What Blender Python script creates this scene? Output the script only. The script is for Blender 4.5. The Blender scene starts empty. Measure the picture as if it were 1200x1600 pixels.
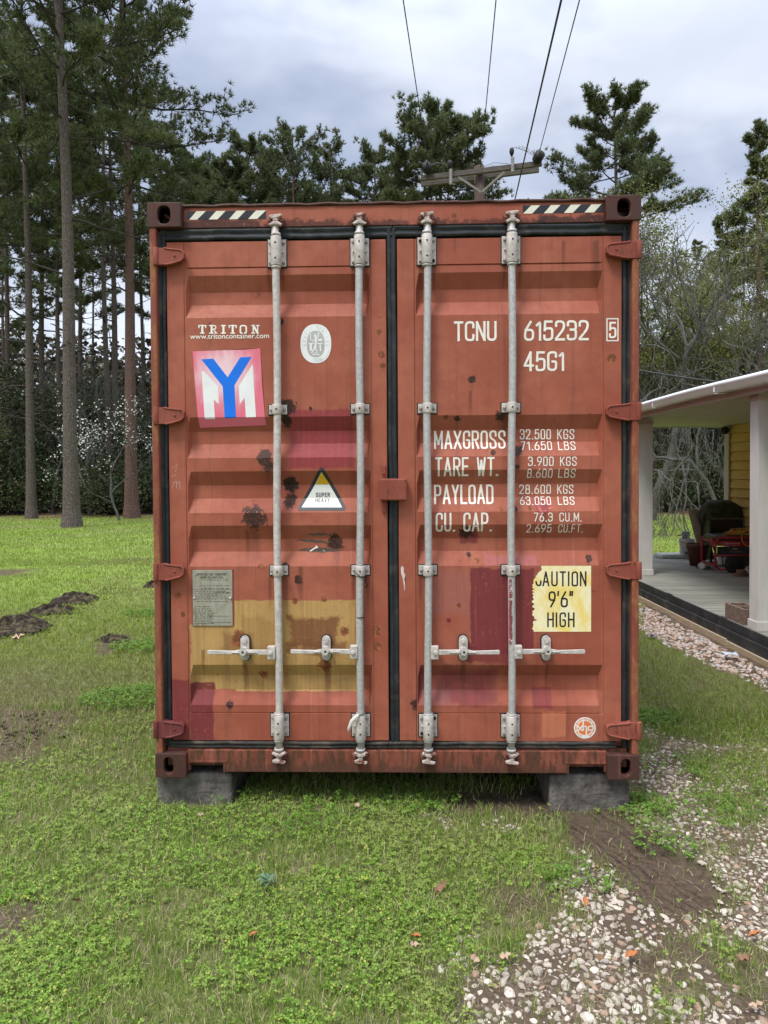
import bpy, bmesh, math, random
import numpy as np
from mathutils import Vector, Matrix
R = math.radians
scene = bpy.context.scene
COL = scene.collection

# ------------------------------------------------------------------ camera
F = 1120.0; CX, CY = 600.0, 760.0
CAM = Vector((0.0437, -3.5728, 1.712))
YAW, PIT, ROL = R(-1.4747), R(-1.272), R(-0.3622)
_fw = Vector((math.sin(YAW)*math.cos(PIT), math.cos(YAW)*math.cos(PIT), math.sin(PIT)))
_rt = Vector((math.cos(YAW), -math.sin(YAW), 0)); _up = _rt.cross(_fw)
RT = math.cos(ROL)*_rt + math.sin(ROL)*_up; UP = -math.sin(ROL)*_rt + math.cos(ROL)*_up; FW = _fw
cam = bpy.data.cameras.new('camera'); co = bpy.data.objects.new('camera', cam); COL.objects.link(co)
co.matrix_world = Matrix(((RT.x, UP.x, -FW.x, CAM.x), (RT.y, UP.y, -FW.y, CAM.y), (RT.z, UP.z, -FW.z, CAM.z), (0, 0, 0, 1)))
cam.sensor_fit = 'VERTICAL'; cam.sensor_height = 36; cam.lens = F/1600*36; cam.shift_y = -0.025
cam.clip_end = 2000; cam.clip_start = 0.05
scene.camera = co
scene.render.resolution_x = 768; scene.render.resolution_y = 1024
scene.view_settings.view_transform = 'Standard'; scene.view_settings.look = 'None'
scene.view_settings.exposure = 0.86; scene.view_settings.gamma = 1.0

def ray(u, v): return (RT*(u-CX) - UP*(v-CY) + FW*F)
def atY(u, v, y=0.0):
    d = ray(u, v); return CAM + d*((y-CAM.y)/d.y)
def atZ(u, v, z=0.0):
    d = ray(u, v); return CAM + d*((z-CAM.z)/d.z)
def XZ(u, v, y=0.05):
    p = atY(u, v, y); return (p.x, p.z)

# ------------------------------------------------------------------ sky and sun
SUN_EL, SUN_AZ = R(60), R(-140)     # azimuth from +Y, clockwise
world = bpy.data.worlds.new('World'); scene.world = world; world.use_nodes = True
nt = world.node_tree; nt.nodes.clear()
class E:
    def __init__(s, nt, sock): s.nt, s.s = nt, sock
    def _m(s, op, *a):
        n = s.nt.nodes.new('ShaderNodeMath'); n.operation = op
        for i, x in enumerate((s,)+a):
            if isinstance(x, E): s.nt.links.new(x.s, n.inputs[i])
            else: n.inputs[i].default_value = x
        return E(s.nt, n.outputs[0])
    def __add__(s, o): return s._m('ADD', o)
    def __sub__(s, o): return s._m('SUBTRACT', o)
    def __mul__(s, o): return s._m('MULTIPLY', o)
    def __truediv__(s, o): return s._m('DIVIDE', o)
    def neg(s): return s._m('MULTIPLY', -1.0)
    def inv(s): return s.neg()+1.0
    def mn(s, o): return s._m('MINIMUM', o)
    def mx(s, o): return s._m('MAXIMUM', o)
    def pw(s, o): return s._m('POWER', o)
    def abs(s): return s._m('ABSOLUTE')
    def sqrt(s): return s._m('SQRT')
    def sin(s): return s._m('SINE')
    def sm(s, a, b, o0=0.0, o1=1.0):
        n = s.nt.nodes.new('ShaderNodeMapRange'); n.interpolation_type = 'SMOOTHSTEP'
        s.nt.links.new(s.s, n.inputs['Value'])
        n.inputs['From Min'].default_value = a; n.inputs['From Max'].default_value = b
        n.inputs['To Min'].default_value = o0; n.inputs['To Max'].default_value = o1
        return E(s.nt, n.outputs['Result'])
def mixc(nt, f, a, b):
    n = nt.nodes.new('ShaderNodeMix'); n.data_type = 'RGBA'
    for k, x in ((0, f), (6, a), (7, b)):
        if isinstance(x, E): nt.links.new(x.s, n.inputs[k])
        elif k == 0: n.inputs[k].default_value = x
        else: n.inputs[k].default_value = (*x, 1)
    return E(nt, n.outputs[2])
def noise(nt, vec, scale, detail=3, rough=.55, dist=0.0, out=0):
    n = nt.nodes.new('ShaderNodeTexNoise'); n.inputs['Scale'].default_value = scale
    n.inputs['Detail'].default_value = detail; n.inputs['Roughness'].default_value = rough
    n.inputs['Distortion'].default_value = dist
    if vec is not None: nt.links.new(vec, n.inputs['Vector'])
    return E(nt, n.outputs[out])
def mapping(nt, vec, scale=(1, 1, 1), loc=(0, 0, 0), rot=(0, 0, 0)):
    m = nt.nodes.new('ShaderNodeMapping'); nt.links.new(vec, m.inputs['Vector'])
    m.inputs['Scale'].default_value = scale; m.inputs['Location'].default_value = loc; m.inputs['Rotation'].default_value = rot
    return m.outputs[0]
def vscale(nt, col, f):
    n = nt.nodes.new('ShaderNodeVectorMath'); n.operation = 'SCALE'
    nt.links.new(col.s, n.inputs[0])
    if isinstance(f, E): nt.links.new(f.s, n.inputs['Scale'])
    else: n.inputs['Scale'].default_value = f
    return E(nt, n.outputs[0])

tc = nt.nodes.new('ShaderNodeTexCoord'); sepn = nt.nodes.new('ShaderNodeSeparateXYZ'); nt.links.new(tc.outputs['Generated'], sepn.inputs[0])
sz = E(nt, sepn.outputs[2])
sky = nt.nodes.new('ShaderNodeTexSky'); sky.sky_type = 'NISHITA'; sky.sun_disc = False
sky.sun_elevation = SUN_EL; sky.sun_rotation = SUN_AZ % (2*math.pi)
cl = noise(nt, mapping(nt, tc.outputs['Generated'], (1.0, 1.0, 2.3), (.35, .2, .15)), 2.6, 4, .5, .3).sm(.36, .62)
cl2 = noise(nt, mapping(nt, tc.outputs['Generated'], (1.0, 1.0, 2.0), (3.1, 1.2, 0)), 7.0, 4, .55, .2).sm(.3, .75)
cloud = mixc(nt, cl*.75+cl2*.25, (2.75, 3.2, 4.3), (5.6, 5.95, 6.7))
gain = sz.sm(.45, 1.0, .90, 4.0)+sz.sm(.0, .30, .22, .0)
cloud = vscale(nt, cloud, gain)
mixed = mixc(nt, .9, E(nt, sky.outputs[0]), cloud)
bg = nt.nodes.new('ShaderNodeBackground'); nt.links.new(mixed.s, bg.inputs['Color']); bg.inputs['Strength'].default_value = 0.1
wo = nt.nodes.new('ShaderNodeOutputWorld'); nt.links.new(bg.outputs[0], wo.inputs[0])

sl = bpy.data.lights.new('sun', 'SUN'); sl.energy = 1.5; sl.angle = R(14); sl.color = (1, .96, .9)
so = bpy.data.objects.new('sun', sl); COL.objects.link(so)
sd = Vector((math.sin(SUN_AZ)*math.cos(SUN_EL), math.cos(SUN_AZ)*math.cos(SUN_EL), math.sin(SUN_EL)))
so.rotation_euler = sd.to_track_quat('Z', 'Y').to_euler(); so.location = sd*50

# ------------------------------------------------------------------ helpers
def tag(o, label=None, cat=None, group=None, kind=None):
    if label: o['label'] = label
    if cat: o['category'] = cat
    if group: o['group'] = group
    if kind: o['kind'] = kind
    return o
def empty(name, loc=(0, 0, 0), rz=0.0):
    o = bpy.data.objects.new(name, None); COL.objects.link(o); o.location = loc; o.rotation_euler = (0, 0, rz)
    o.empty_display_size = .1
    return o
def link(name, me, mats, parent=None):
    o = bpy.data.objects.new(name, me); COL.objects.link(o)
    if mats is not None:
        for m in (mats if isinstance(mats, (list, tuple)) else [mats]): me.materials.append(m)
    o.parent = parent
    return o
def copy_tree(o, parent=None):
    c = o.copy(); COL.objects.link(c); c.parent = parent
    for ch in o.children: copy_tree(ch, c)
    return c
class MB:
    def __init__(s): s.bm = bmesh.new(); s.mi = 0
    def _f(s, vs, smooth=False):
        try:
            f = s.bm.faces.new(vs); f.smooth = smooth; f.material_index = s.mi
        except ValueError: pass
    def box(s, c, d, rot=None):
        M = rot if rot is not None else Matrix.Identity(3)
        v = [s.bm.verts.new(Vector(c)+M@Vector((i*d[0]/2, j*d[1]/2, k*d[2]/2))) for i in (-1, 1) for j in (-1, 1) for k in (-1, 1)]
        for q in ((0, 1, 3, 2), (4, 6, 7, 5), (0, 4, 5, 1), (2, 3, 7, 6), (0, 2, 6, 4), (1, 5, 7, 3)): s._f([v[i] for i in q])
        return s
    def b2(s, x0, x1, y0, y1, z0, z1): return s.box(((x0+x1)/2, (y0+y1)/2, (z0+z1)/2), (abs(x1-x0), abs(y1-y0), abs(z1-z0)))
    def tube(s, pts, rad, n=12, caps=True, flat=1.0):
        pts = [Vector(p) for p in pts]
        if not hasattr(rad, '__len__'): rad = [rad]*len(pts)
        rings = []; prev = None
        for i, p in enumerate(pts):
            t = (pts[min(i+1, len(pts)-1)]-pts[max(i-1, 0)]).normalized()
            a = prev if prev is not None else (Vector((0, 0, 1)) if abs(t.z) < .9 else Vector((1, 0, 0)))
            a = (a-t*a.dot(t)).normalized(); b = t.cross(a); prev = a
            rings.append([s.bm.verts.new(p+(a*math.cos(2*math.pi*k/n)+b*math.sin(2*math.pi*k/n)*flat)*rad[i]) for k in range(n)])
        for A, B in zip(rings, rings[1:]):
            for k in range(n): s._f([A[k], A[(k+1) % n], B[(k+1) % n], B[k]], True)
        if caps: s._f(rings[0][::-1]); s._f(rings[-1])
        return s
    def lathe(s, prof, c=(0, 0, 0), n=28, M=None):
        M = M or Matrix.Identity(3); rings = []
        for r, z in prof: rings.append([s.bm.verts.new(Vector(c)+M@Vector((r*math.cos(2*math.pi*k/n), r*math.sin(2*math.pi*k/n), z))) for k in range(n)])
        for A, B in zip(rings, rings[1:]):
            for k in range(n): s._f([A[k], A[(k+1) % n], B[(k+1) % n], B[k]], True)
        s._f(rings[0][::-1]); s._f(rings[-1])
        return s
    def prism(s, poly, y0, y1):            # poly in (x, z), extruded along y
        A = [s.bm.verts.new((x, y0, z)) for x, z in poly]; B = [s.bm.verts.new((x, y1, z)) for x, z in poly]
        n = len(poly); s._f(A); s._f(B[::-1])
        for i in range(n): s._f([A[i], B[i], B[(i+1) % n], A[(i+1) % n]])
        return s
    def quad(s, *p, smooth=False): s._f([s.bm.verts.new(q) for q in p], smooth); return s
    def build(s, name, mats, parent=None, bevel=0.0, recalc=True, segs=2):
        if recalc: bmesh.ops.recalc_face_normals(s.bm, faces=s.bm.faces)
        me = bpy.data.meshes.new(name); s.bm.to_mesh(me); s.bm.free()
        o = link(name, me, mats, parent)
        if bevel:
            b = o.modifiers.new('bevel', 'BEVEL'); b.width = bevel; b.segments = segs; b.limit_method = 'ANGLE'; b.angle_limit = R(40)
        return o
def np_mesh(name, V, T, mats, parent=None, mi=None, smooth=False, k=3):
    V = np.asarray(V, np.float32); T = np.asarray(T, np.int32)
    me = bpy.data.meshes.new(name)
    me.vertices.add(len(V)); me.vertices.foreach_set('co', V.ravel())
    me.loops.add(T.size); me.loops.foreach_set('vertex_index', T.ravel())
    me.polygons.add(len(T)); me.polygons.foreach_set('loop_start', np.arange(0, T.size, k, dtype=np.int32))
    if mi is not None: me.polygons.foreach_set('material_index', np.asarray(mi, np.int32))
    me.polygons.foreach_set('use_smooth', np.full(len(T), smooth, bool))
    me.update(calc_edges=True); me.validate()
    if name is None: return me
    return link(name, me, mats, parent)

def new_mat(name, rough=.6, spec=.35, metal=0.0):
    m = bpy.data.materials.new(name); m.use_nodes = True; nt = m.node_tree
    p = nt.nodes['Principled BSDF']; p.inputs['Roughness'].default_value = rough
    p.inputs['Specular IOR Level'].default_value = spec; p.inputs['Metallic'].default_value = metal
    tcn = nt.nodes.new('ShaderNodeTexCoord')
    return m, nt, p, tcn.outputs['Object']
def bump(nt, p, h, strength=.3, dist=.01):
    b = nt.nodes.new('ShaderNodeBump'); b.inputs['Strength'].default_value = strength; b.inputs['Distance'].default_value = dist
    nt.links.new(h.s, b.inputs['Height']); nt.links.new(b.outputs[0], p.inputs['Normal'])
def simple(name, col, rough=.6, spec=.35, metal=0.0, var=.18, scale=12, bs=.0, dirt=None, dscale=5.0, dth=(.5, .7), stretch=(1, 1, 1)):
    m, nt, p, obj = new_mat(name, rough, spec, metal)
    v = mapping(nt, obj, stretch)
    n = noise(nt, v, scale, 5, .6)
    c = mixc(nt, n.sm(.3, .7), tuple(x*(1-var) for x in col), tuple(min(1, x*(1+var)) for x in col))
    if dirt is not None:
        c = mixc(nt, noise(nt, v, dscale, 6, .65).sm(*dth), c, dirt)
    nt.links.new(c.s, p.inputs['Base Color'])
    if bs: bump(nt, p, noise(nt, v, scale*3, 4, .6), bs)
    return m
def leafmat(name, c0, c1, c2=None, th=.85, trans=.25, rough=.6, big=None):
    m, nt, p, obj = new_mat(name, rough, .2)
    g = nt.nodes.new('ShaderNodeNewGeometry'); r = E(nt, g.outputs['Random Per Island'])
    c = mixc(nt, r, c0, c1)
    if c2 is not None:
        r2 = ((r*37.3)._m('FRACT')).sm(th-.02, th+.02); c = mixc(nt, r2, c, c2)
    if big is not None:
        c = mixc(nt, noise(nt, obj, big[0], 3).sm(.4, .65), c, big[1])
    nt.links.new(c.s, p.inputs['Base Color'])
    if trans:
        t = nt.nodes.new('ShaderNodeBsdfTranslucent'); nt.links.new(c.s, t.inputs['Color'])
        mx = nt.nodes.new('ShaderNodeMixShader'); mx.inputs[0].default_value = trans
        nt.links.new(p.outputs[0], mx.inputs[1]); nt.links.new(t.outputs[0], mx.inputs[2])
        nt.links.new(mx.outputs[0], nt.nodes['Material Output'].inputs[0])
    return m

# ------------------------------------------------------------------ numeric noise
def _hash(ix, iy, s): 
    h = (ix*374761393 + iy*668265263 + s*1442695041) & 0xffffffff
    h = ((h ^ (h >> 13))*1274126177) & 0xffffffff
    return ((h ^ (h >> 16)) & 0xffff)/65535.0
def vnoise(x, y, s=0):
    x = np.asarray(x, float); y = np.asarray(y, float)
    ix = np.floor(x).astype(np.int64); iy = np.floor(y).astype(np.int64); fx = x-ix; fy = y-iy
    fx = fx*fx*(3-2*fx); fy = fy*fy*(3-2*fy)
    a = _hash(ix, iy, s); b = _hash(ix+1, iy, s); c = _hash(ix, iy+1, s); d = _hash(ix+1, iy+1, s)
    return (a*(1-fx)+b*fx)*(1-fy)+(c*(1-fx)+d*fx)*fy
def fbm(x, y, sc, s=0, o=4):
    r = 0; a = .5; t = 0
    for i in range(o): r = r+a*vnoise(x*sc*2**i, y*sc*2**i, s+i*7); t += a; a *= .5
    return r/t
def sstep(a, b, x): 
    t = np.clip((x-a)/(b-a), 0, 1); return t*t*(3-2*t)
def sdf(px, py, poly):                      # positive inside
    poly = np.asarray(poly, float); n = len(poly); d = np.full(px.shape, 1e9); ins = np.zeros(px.shape, bool)
    for i in range(n):
        a = poly[i]; b = poly[(i+1) % n]; e = b-a; wx = px-a[0]; wy = py-a[1]
        t = np.clip((wx*e[0]+wy*e[1])/(e@e+1e-12), 0, 1)
        d = np.minimum(d, np.hypot(wx-e[0]*t, wy-e[1]*t))
        c = (a[1] > py) != (b[1] > py)
        with np.errstate(divide='ignore', invalid='ignore'):
            xx = (b[0]-a[0])*(py-a[1])/(b[1]-a[1]+1e-12)+a[0]
        ins ^= c & (px < xx)
    return np.where(ins, d, -d)
def gp(pts): return [tuple(atZ(u, v)[:2]) for u, v in pts]

# ground regions: outlines of the gravel path, bare soil and dry patches on the ground plane
GRAVEL = [gp([(1000, 1135), (1060, 1148), (1200, 1165), (1420, 1215), (1640, 1420), (1700, 1720), (680, 1720), (700, 1580), (740, 1500), (800, 1475), (885, 1430), (905, 1400), (885, 1360), (905, 1330), (985, 1350), (1012, 1300), (1010, 1250), (985, 1218)])]
STRIP = gp([(998, 925), (1200, 1028), (1700, 1290), (1640, 1330), (1200, 1072), (1115, 1036), (1050, 1012), (998, 978)])
SPECK = [gp([(640, 1258), (700, 1255), (720, 1285), (650, 1300)]), gp([(720, 1295), (810, 1280), (850, 1330), (760, 1350)]), gp([(700, 1470), (790, 1440), (800, 1480), (700, 1510)]), gp([(840, 1330), (900, 1325), (900, 1360), (860, 1370)])]
DIRT = [gp([(860, 1262), (935, 1262), (1010, 1290), (1100, 1350), (1140, 1395), (1085, 1425), (1030, 1410), (960, 1360), (900, 1315)]),
        gp([(690, 1228), (1000, 1228), (1000, 1262), (850, 1272), (700, 1262)])]
SOFTD = [gp([(-60, 1105), (60, 1095), (120, 1115), (110, 1150), (50, 1185), (-60, 1210)]), gp([(-80, 1450), (20, 1425), (40, 1440), (-60, 1480)]),
         gp([(800, 1480), (1000, 1465), (1040, 1500), (900, 1520), (790, 1515)]), gp([(150, 1010), (190, 990), (195, 1000), (155, 1020)]),
         gp([(-40, 890), (40, 885), (60, 895), (-40, 905)]), gp([(690, 1540), (850, 1525), (870, 1570), (700, 1600)]), gp([(960, 1440), (1040, 1430), (1110, 1500), (1000, 1490)]), gp([(1090, 1590), (1200, 1480), (1230, 1560), (1130, 1640)]), gp([(780, 1400), (860, 1385), (880, 1430), (790, 1445)])]
GREEN = [gp([(1060, 1180), (1200, 1165), (1260, 1230), (1110, 1225)]), gp([(1080, 1235), (1200, 1228), (1200, 1300), (1110, 1290)]), gp([(1000, 1560), (1100, 1550), (1110, 1600), (1000, 1620)])]
def masks(x, y):
    n1 = fbm(x, y, 2.2, 3)-.5; n2 = fbm(x, y, 7, 11)-.5; n3 = fbm(x, y, .6, 21)-.5
    j = n1*.55+n2*.35
    g = np.zeros(x.shape)
    for p in GRAVEL: g = np.maximum(g, sstep(-.10, .12, sdf(x, y, p)+j*.75))
    for p in GREEN: g = g*(1-.85*sstep(-.08, .08, sdf(x, y, p)+j*.5))
    g = g*(1-.8*sstep(.09, .2, fbm(x, y, 2.9, 57)-.5))
    for p in SPECK: g = np.maximum(g, .8*sstep(-.05, .1, sdf(x, y, p)+j*.6)*sstep(-.1, .12, n2))
    st = sstep(-.08, .08, sdf(x, y, STRIP)+j*.35)
    d = np.zeros(x.shape)
    for p in DIRT: d = np.maximum(d, sstep(-.06, .07, sdf(x, y, p)+j*.35))
    d = np.maximum(d, ((np.abs(x) < 1.2) & (y > .25) & (y < 12.3)).astype(float)*sstep(.2, .6, y))
    s = np.zeros(x.shape)
    for p in SOFTD: s = np.maximum(s, 1.0*sstep(-.15, .12, sdf(x, y, p)+j*.8))
    s = np.maximum(s, .38*sstep(.08, .22, fbm(x, y, 1.1, 77)-.5)*(y < 3))
    g = g*(1-d); 
    far = sstep(21.5, 24.5, y+n3*5+n1*1.5)
    return g, st, d, s, far
def track(x, y): return sstep(-.03, .06, sdf(x, y, DIRT[0])+(fbm(x, y, 7, 11)-.5)*.1)
rng = np.random.default_rng(5)
exec_parts = []

# ------------------------------------------------------------------ ground
def axis(a, b, st, lo, hi, gr=1.12):
    c = list(np.arange(a, b, st)); s = st; x = c[-1]
    while x < hi: s *= gr; x += s; c.append(x)
    s = st; x = a; pre = []
    while x > lo: s *= gr; x -= s; pre.append(x)
    return np.array(pre[::-1]+c)
gx = axis(-3.0, 5.0, .035, -420, 420); gy = axis(-2.0, 4.2, .035, -420, 620)
GX, GY = np.meshgrid(gx, gy)
def height(x, y):
    h = (fbm(x, y, 1.6, 5)-.5)*.05+(fbm(x, y, 9, 9)-.5)*.022
    return h*np.exp(-np.maximum(0, np.hypot(x, y)-14)/10)-.012
g, st, d, s_, far = masks(GX, GY)
GZ = height(GX, GY)-.012*d
nx, ny = len(gx), len(gy)
idx = np.arange(nx*ny).reshape(ny, nx)
Q = np.stack([idx[:-1, :-1], idx[:-1, 1:], idx[1:, 1:], idx[1:, :-1]], -1).reshape(-1, 4)
ground = np_mesh('ground', np.stack([GX, GY, GZ], -1).reshape(-1, 3), Q, None, k=4, smooth=True)
ground['kind'] = 'structure'
at = ground.data.attributes.new('mask', 'FLOAT_COLOR', 'POINT')
at.data.foreach_set('color', np.stack([np.maximum(g, st), np.clip(d+s_*.9, 0, 1), far, track(GX, GY)], -1).astype(np.float32).ravel())
m, nt, p, obj = new_mat('ground_soil_and_turf', .95, .1)
an = nt.nodes.new('ShaderNodeAttribute'); an.attribute_name = 'mask'
sp = nt.nodes.new('ShaderNodeSeparateColor'); nt.links.new(an.outputs['Color'], sp.inputs[0])
mg, md, mf = (E(nt, sp.outputs[i]) for i in range(3)); ma = E(nt, an.outputs['Alpha'])
fine = noise(nt, obj, 45, 6, .7); mid = noise(nt, obj, 6, 5, .6); big = noise(nt, obj, .5, 4, .6)
turf = mixc(nt, fine.sm(.35, .65), (.07, .085, .028), (.17, .19, .055))
turf = mixc(nt, mid.sm(.45, .7), turf, (.13, .12, .06))
lawn = mixc(nt, fine.sm(.3, .7), (.14, .21, .03), (.23, .31, .06)); lawn = mixc(nt, big.sm(.45, .75), lawn, (.22, .24, .085))
sx = nt.nodes.new('ShaderNodeSeparateXYZ'); nt.links.new(obj, sx.inputs[0])
farm = E(nt, sx.outputs[1]).sm(3.0, 9.0)
turf = mixc(nt, farm, turf, lawn)
soil = mixc(nt, fine.sm(.3, .7), (.045, .032, .023), (.13, .09, .062)); soil = mixc(nt, mid.sm(.4, .7), soil, (.095, .07, .048))
bed = mixc(nt, noise(nt, obj, 70, 4, .7).sm(.4, .6), (.07, .05, .035), (.21, .16, .115)); bed = mixc(nt, mid.sm(.40, .62), bed, (.10, .072, .048))
litter = mixc(nt, fine.sm(.3, .7), (.11, .06, .038), (.24, .15, .10))
c = mixc(nt, mg, turf, bed); c = mixc(nt, md, c, soil); c = mixc(nt, mf, c, litter)
nt.links.new(c.s, p.inputs['Base Color'])
# tyre tread ridges pressed into the bare soil
a, b = [Vector(q) for q in gp([(905, 1275), (1085, 1410)])]
ang = math.atan2(b.y-a.y, b.x-a.x)
wv = E(nt, nt.nodes.new('ShaderNodeSeparateXYZ').outputs[1]); nt.links.new(mapping(nt, obj, rot=(0, 0, -ang)), wv.s.node.inputs[0])
tread = ((wv+noise(nt, obj, 7, 4)*.12)*125.0).sin()*.5+.5
hh = fine*.35+(tread*ma*noise(nt, obj, 5, 3).sm(.38, .60))*.8+mid*.4
bump(nt, p, hh, .9, .018)
ground.data.materials.append(m)

# ------------------------------------------------------------------ scattered ground cover
def seen_xy(n, d0, d1, side=.62, pad=.5, xo=0.0):
    """points spread evenly over the wedge of ground between distances d0 and d1 from the photographer"""
    u = rng.random(n); dd = np.sqrt(d0*d0+(d1*d1-d0*d0)*u)
    w = side*dd+pad
    return CAM.x+(rng.random(n)*2-1)*w+xo, CAM.y+dd
def wedge(n, d0, d1, **k):      # density falls with distance
    u = rng.random(n); dd = d0*(d1/d0)**u
    w = k.get('side', .62)*dd+k.get('pad', .5)
    return CAM.x+(rng.random(n)*2-1)*w, CAM.y+dd
def blocked(x, y):
    return ((np.abs(x) < 1.25) & (y > .75) & (y < 12.4)) | ((x > 3.22-.02*y) & (y > -2.5) & (y < 9.2)) | (((x > -1.22) & (x < -.82) | (x > .80) & (x < 1.20)) & (y > .03) & (y < .6))
def blades(x, y, L, W, lean=.5, z0=None, seg=1):
    n = len(x); a = rng.random(n)*2*np.pi; t = rng.random(n)*lean*L; b = rng.random(n)*2*np.pi
    z = height(x, y) if z0 is None else z0
    base = np.stack([x, y, z-.004], -1); wv = np.stack([np.cos(a), np.sin(a), 0*a], -1)*(W*.5)[:, None]
    tip = base+np.stack([np.cos(b)*t, np.sin(b)*t, L], -1)
    mid = base*.5+tip*.5+np.stack([-np.cos(b)*t*.2, -np.sin(b)*t*.2, L*.12], -1)
    V = np.stack([base-wv, base+wv, mid+wv*.7, mid-wv*.7, tip], 1).reshape(-1, 3)
    o = (np.arange(n)*5)[:, None, None]
    T = (np.array([[0, 1, 2], [0, 2, 3], [3, 2, 4]])[None]+o).reshape(-1, 3)
    return V, T
def clovers(x, y, h, r):
    n = len(x); z = height(x, y); a0 = rng.random(n)*2*np.pi
    c = np.stack([x, y, z+h], -1); Vs = []; 
    nt_ = np.stack([(rng.random(n)-.5)*.9, (rng.random(n)-.5)*.9], -1)
    for k in range(3):
        a = a0+k*2.094; e = np.stack([np.cos(a), np.sin(a)], -1); s = np.stack([-np.sin(a), np.cos(a)], -1)
        def pt(f, w, dz=0.0):
            q = e*(f*r)[:, None]+s*(w*r)[:, None]
            return np.concatenate([c[:, :2]+q, (c[:, 2]+(q*nt_).sum(1)+dz*r)[:, None]], 1)
        Vs += [pt(.05, 0), pt(.6, .5, .15), pt(1.0, .3, .05), pt(.92, 0, -.08), pt(1.0, -.3, .05), pt(.6, -.5, .15)]
    V = np.stack(Vs, 1).reshape(-1, 3)
    f = np.array([[0, 1, 2], [0, 2, 3], [0, 3, 4], [0, 4, 5]]); F_ = np.concatenate([f+6*k for k in range(3)])
    T = (F_[None]+(np.arange(n)*18)[:, None, None]).reshape(-1, 3)
    return V, T
def keep(x, y, prob): 
    k = (rng.random(len(x)) < prob) & ~blocked(x, y); return x[k], y[k]
G_lawn = leafmat('lawn_grass', (.15, .23, .025), (.33, .42, .075), (.33, .29, .13), .86, .3, big=(.35, (.26, .27, .10)))
G_near = leafmat('turf_grass', (.12, .21, .025), (.29, .40, .075), (.50, .43, .24), .74, .3)
G_clov = leafmat('clover_leaf', (.10, .21, .025), (.28, .43, .065), (.46, .46, .10), .90, .3, big=(1.6, (.27, .34, .08)))
G_dry = leafmat('dry_straw', (.32, .25, .15), (.52, .43, .28), (.20, .12, .07), .7, .15)
G_weed = leafmat('weed_leaf', (.08, .18, .02), (.19, .32, .05), None, .9, .3)

# near turf blades
x, y = wedge(190000, 1.9, 5.2); g, st, d, s_, far = masks(x, y)
cl_ = fbm(x, y, 3.5, 31)
pr = np.clip(1-.90*g, 0, 1)*(1-.97*d)*(1-.82*s_)*(1-.98*st)*(.55+.45*sstep(.35, .6, 1-cl_))
x, y = keep(x, y, pr); dd = y-CAM.y
V, T = blades(x, y, rng.uniform(.02, .055, len(x))*(.8+.1*dd), rng.uniform(.002, .0036, len(x))*(.7+.15*dd), 1.0)
tag(np_mesh('grass', V, T, G_near), 'short mixed green and straw turf grass in front of the container', 'grass', kind='stuff')
# clover
x, y = wedge(75000, 1.9, 5.0); g, st, d, s_, far = masks(x, y); cl_ = fbm(x, y, 2.3, 31)*.6+fbm(x, y, 8, 91)*.4
pr = np.clip(1-1.15*g, 0, 1)*(1-.98*d)*(1-.96*s_)*(1-st)*sstep(.37, .56, cl_)*(.35+.65*sstep(1.6, .2, x))
x, y = keep(x, y, pr)
V, T = clovers(x, y, rng.uniform(.004, .032, len(x))*(.7+.8*fbm(x, y, 5, 14)), rng.uniform(.0045, .0125, len(x)))
tag(np_mesh('clover', V, T, G_clov), 'low bright green clover patches growing through the turf', 'clover', kind='stuff')
# dry straw lying in the turf
x, y = wedge(70000, 1.9, 7.0); g, st, d, s_, far = masks(x, y)
x, y = keep(x, y, np.clip((.35+.65*s_+.5*sstep(.5, .6, fbm(x, y, 4, 51)))*(1-.9*g)*(1-.8*d)*(1-st), 0, 1))
V, T = blades(x, y, rng.uniform(.006, .02, len(x)), rng.uniform(.002, .004, len(x)), 3.5)
tag(np_mesh('dry_grass', V, T, G_dry), 'dead straw coloured grass lying flat among the green turf', 'dry grass', kind='stuff')
# mid lawn
x, y = wedge(170000, 4.6, 14.0); g, st, d, s_, far = masks(x, y)
rs = (x > 1.2)
x, y = keep(x, y, np.clip(1-1.3*g, 0, 1)*(1-d)*(1-.95*s_)*(1-st)*np.where(rs, .55, 1)); dd = y-CAM.y
V, T = blades(x, y, rng.uniform(.025, .06, len(x)), rng.uniform(.004, .007, len(x))*(.5+dd*.1), .9)
tag(np_mesh('lawn_grass', V, T, G_lawn), 'bright green mown lawn running back beside the container', 'grass', kind='stuff')
# far lawn
x, y = wedge(130000, 13.0, 28.0, pad=1.5); g, st, d, s_, far = masks(x, y)
x, y = keep(x, y, (1-.95*far)); dd = y-CAM.y
V, T = blades(x, y, rng.uniform(.03, .065, len(x)), rng.uniform(.01, .018, len(x))*(dd/18), .9)
tag(np_mesh('far_lawn_grass', V, T, G_lawn), 'distant mown lawn fading to pine straw at the tree line', 'grass', kind='stuff')
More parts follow.
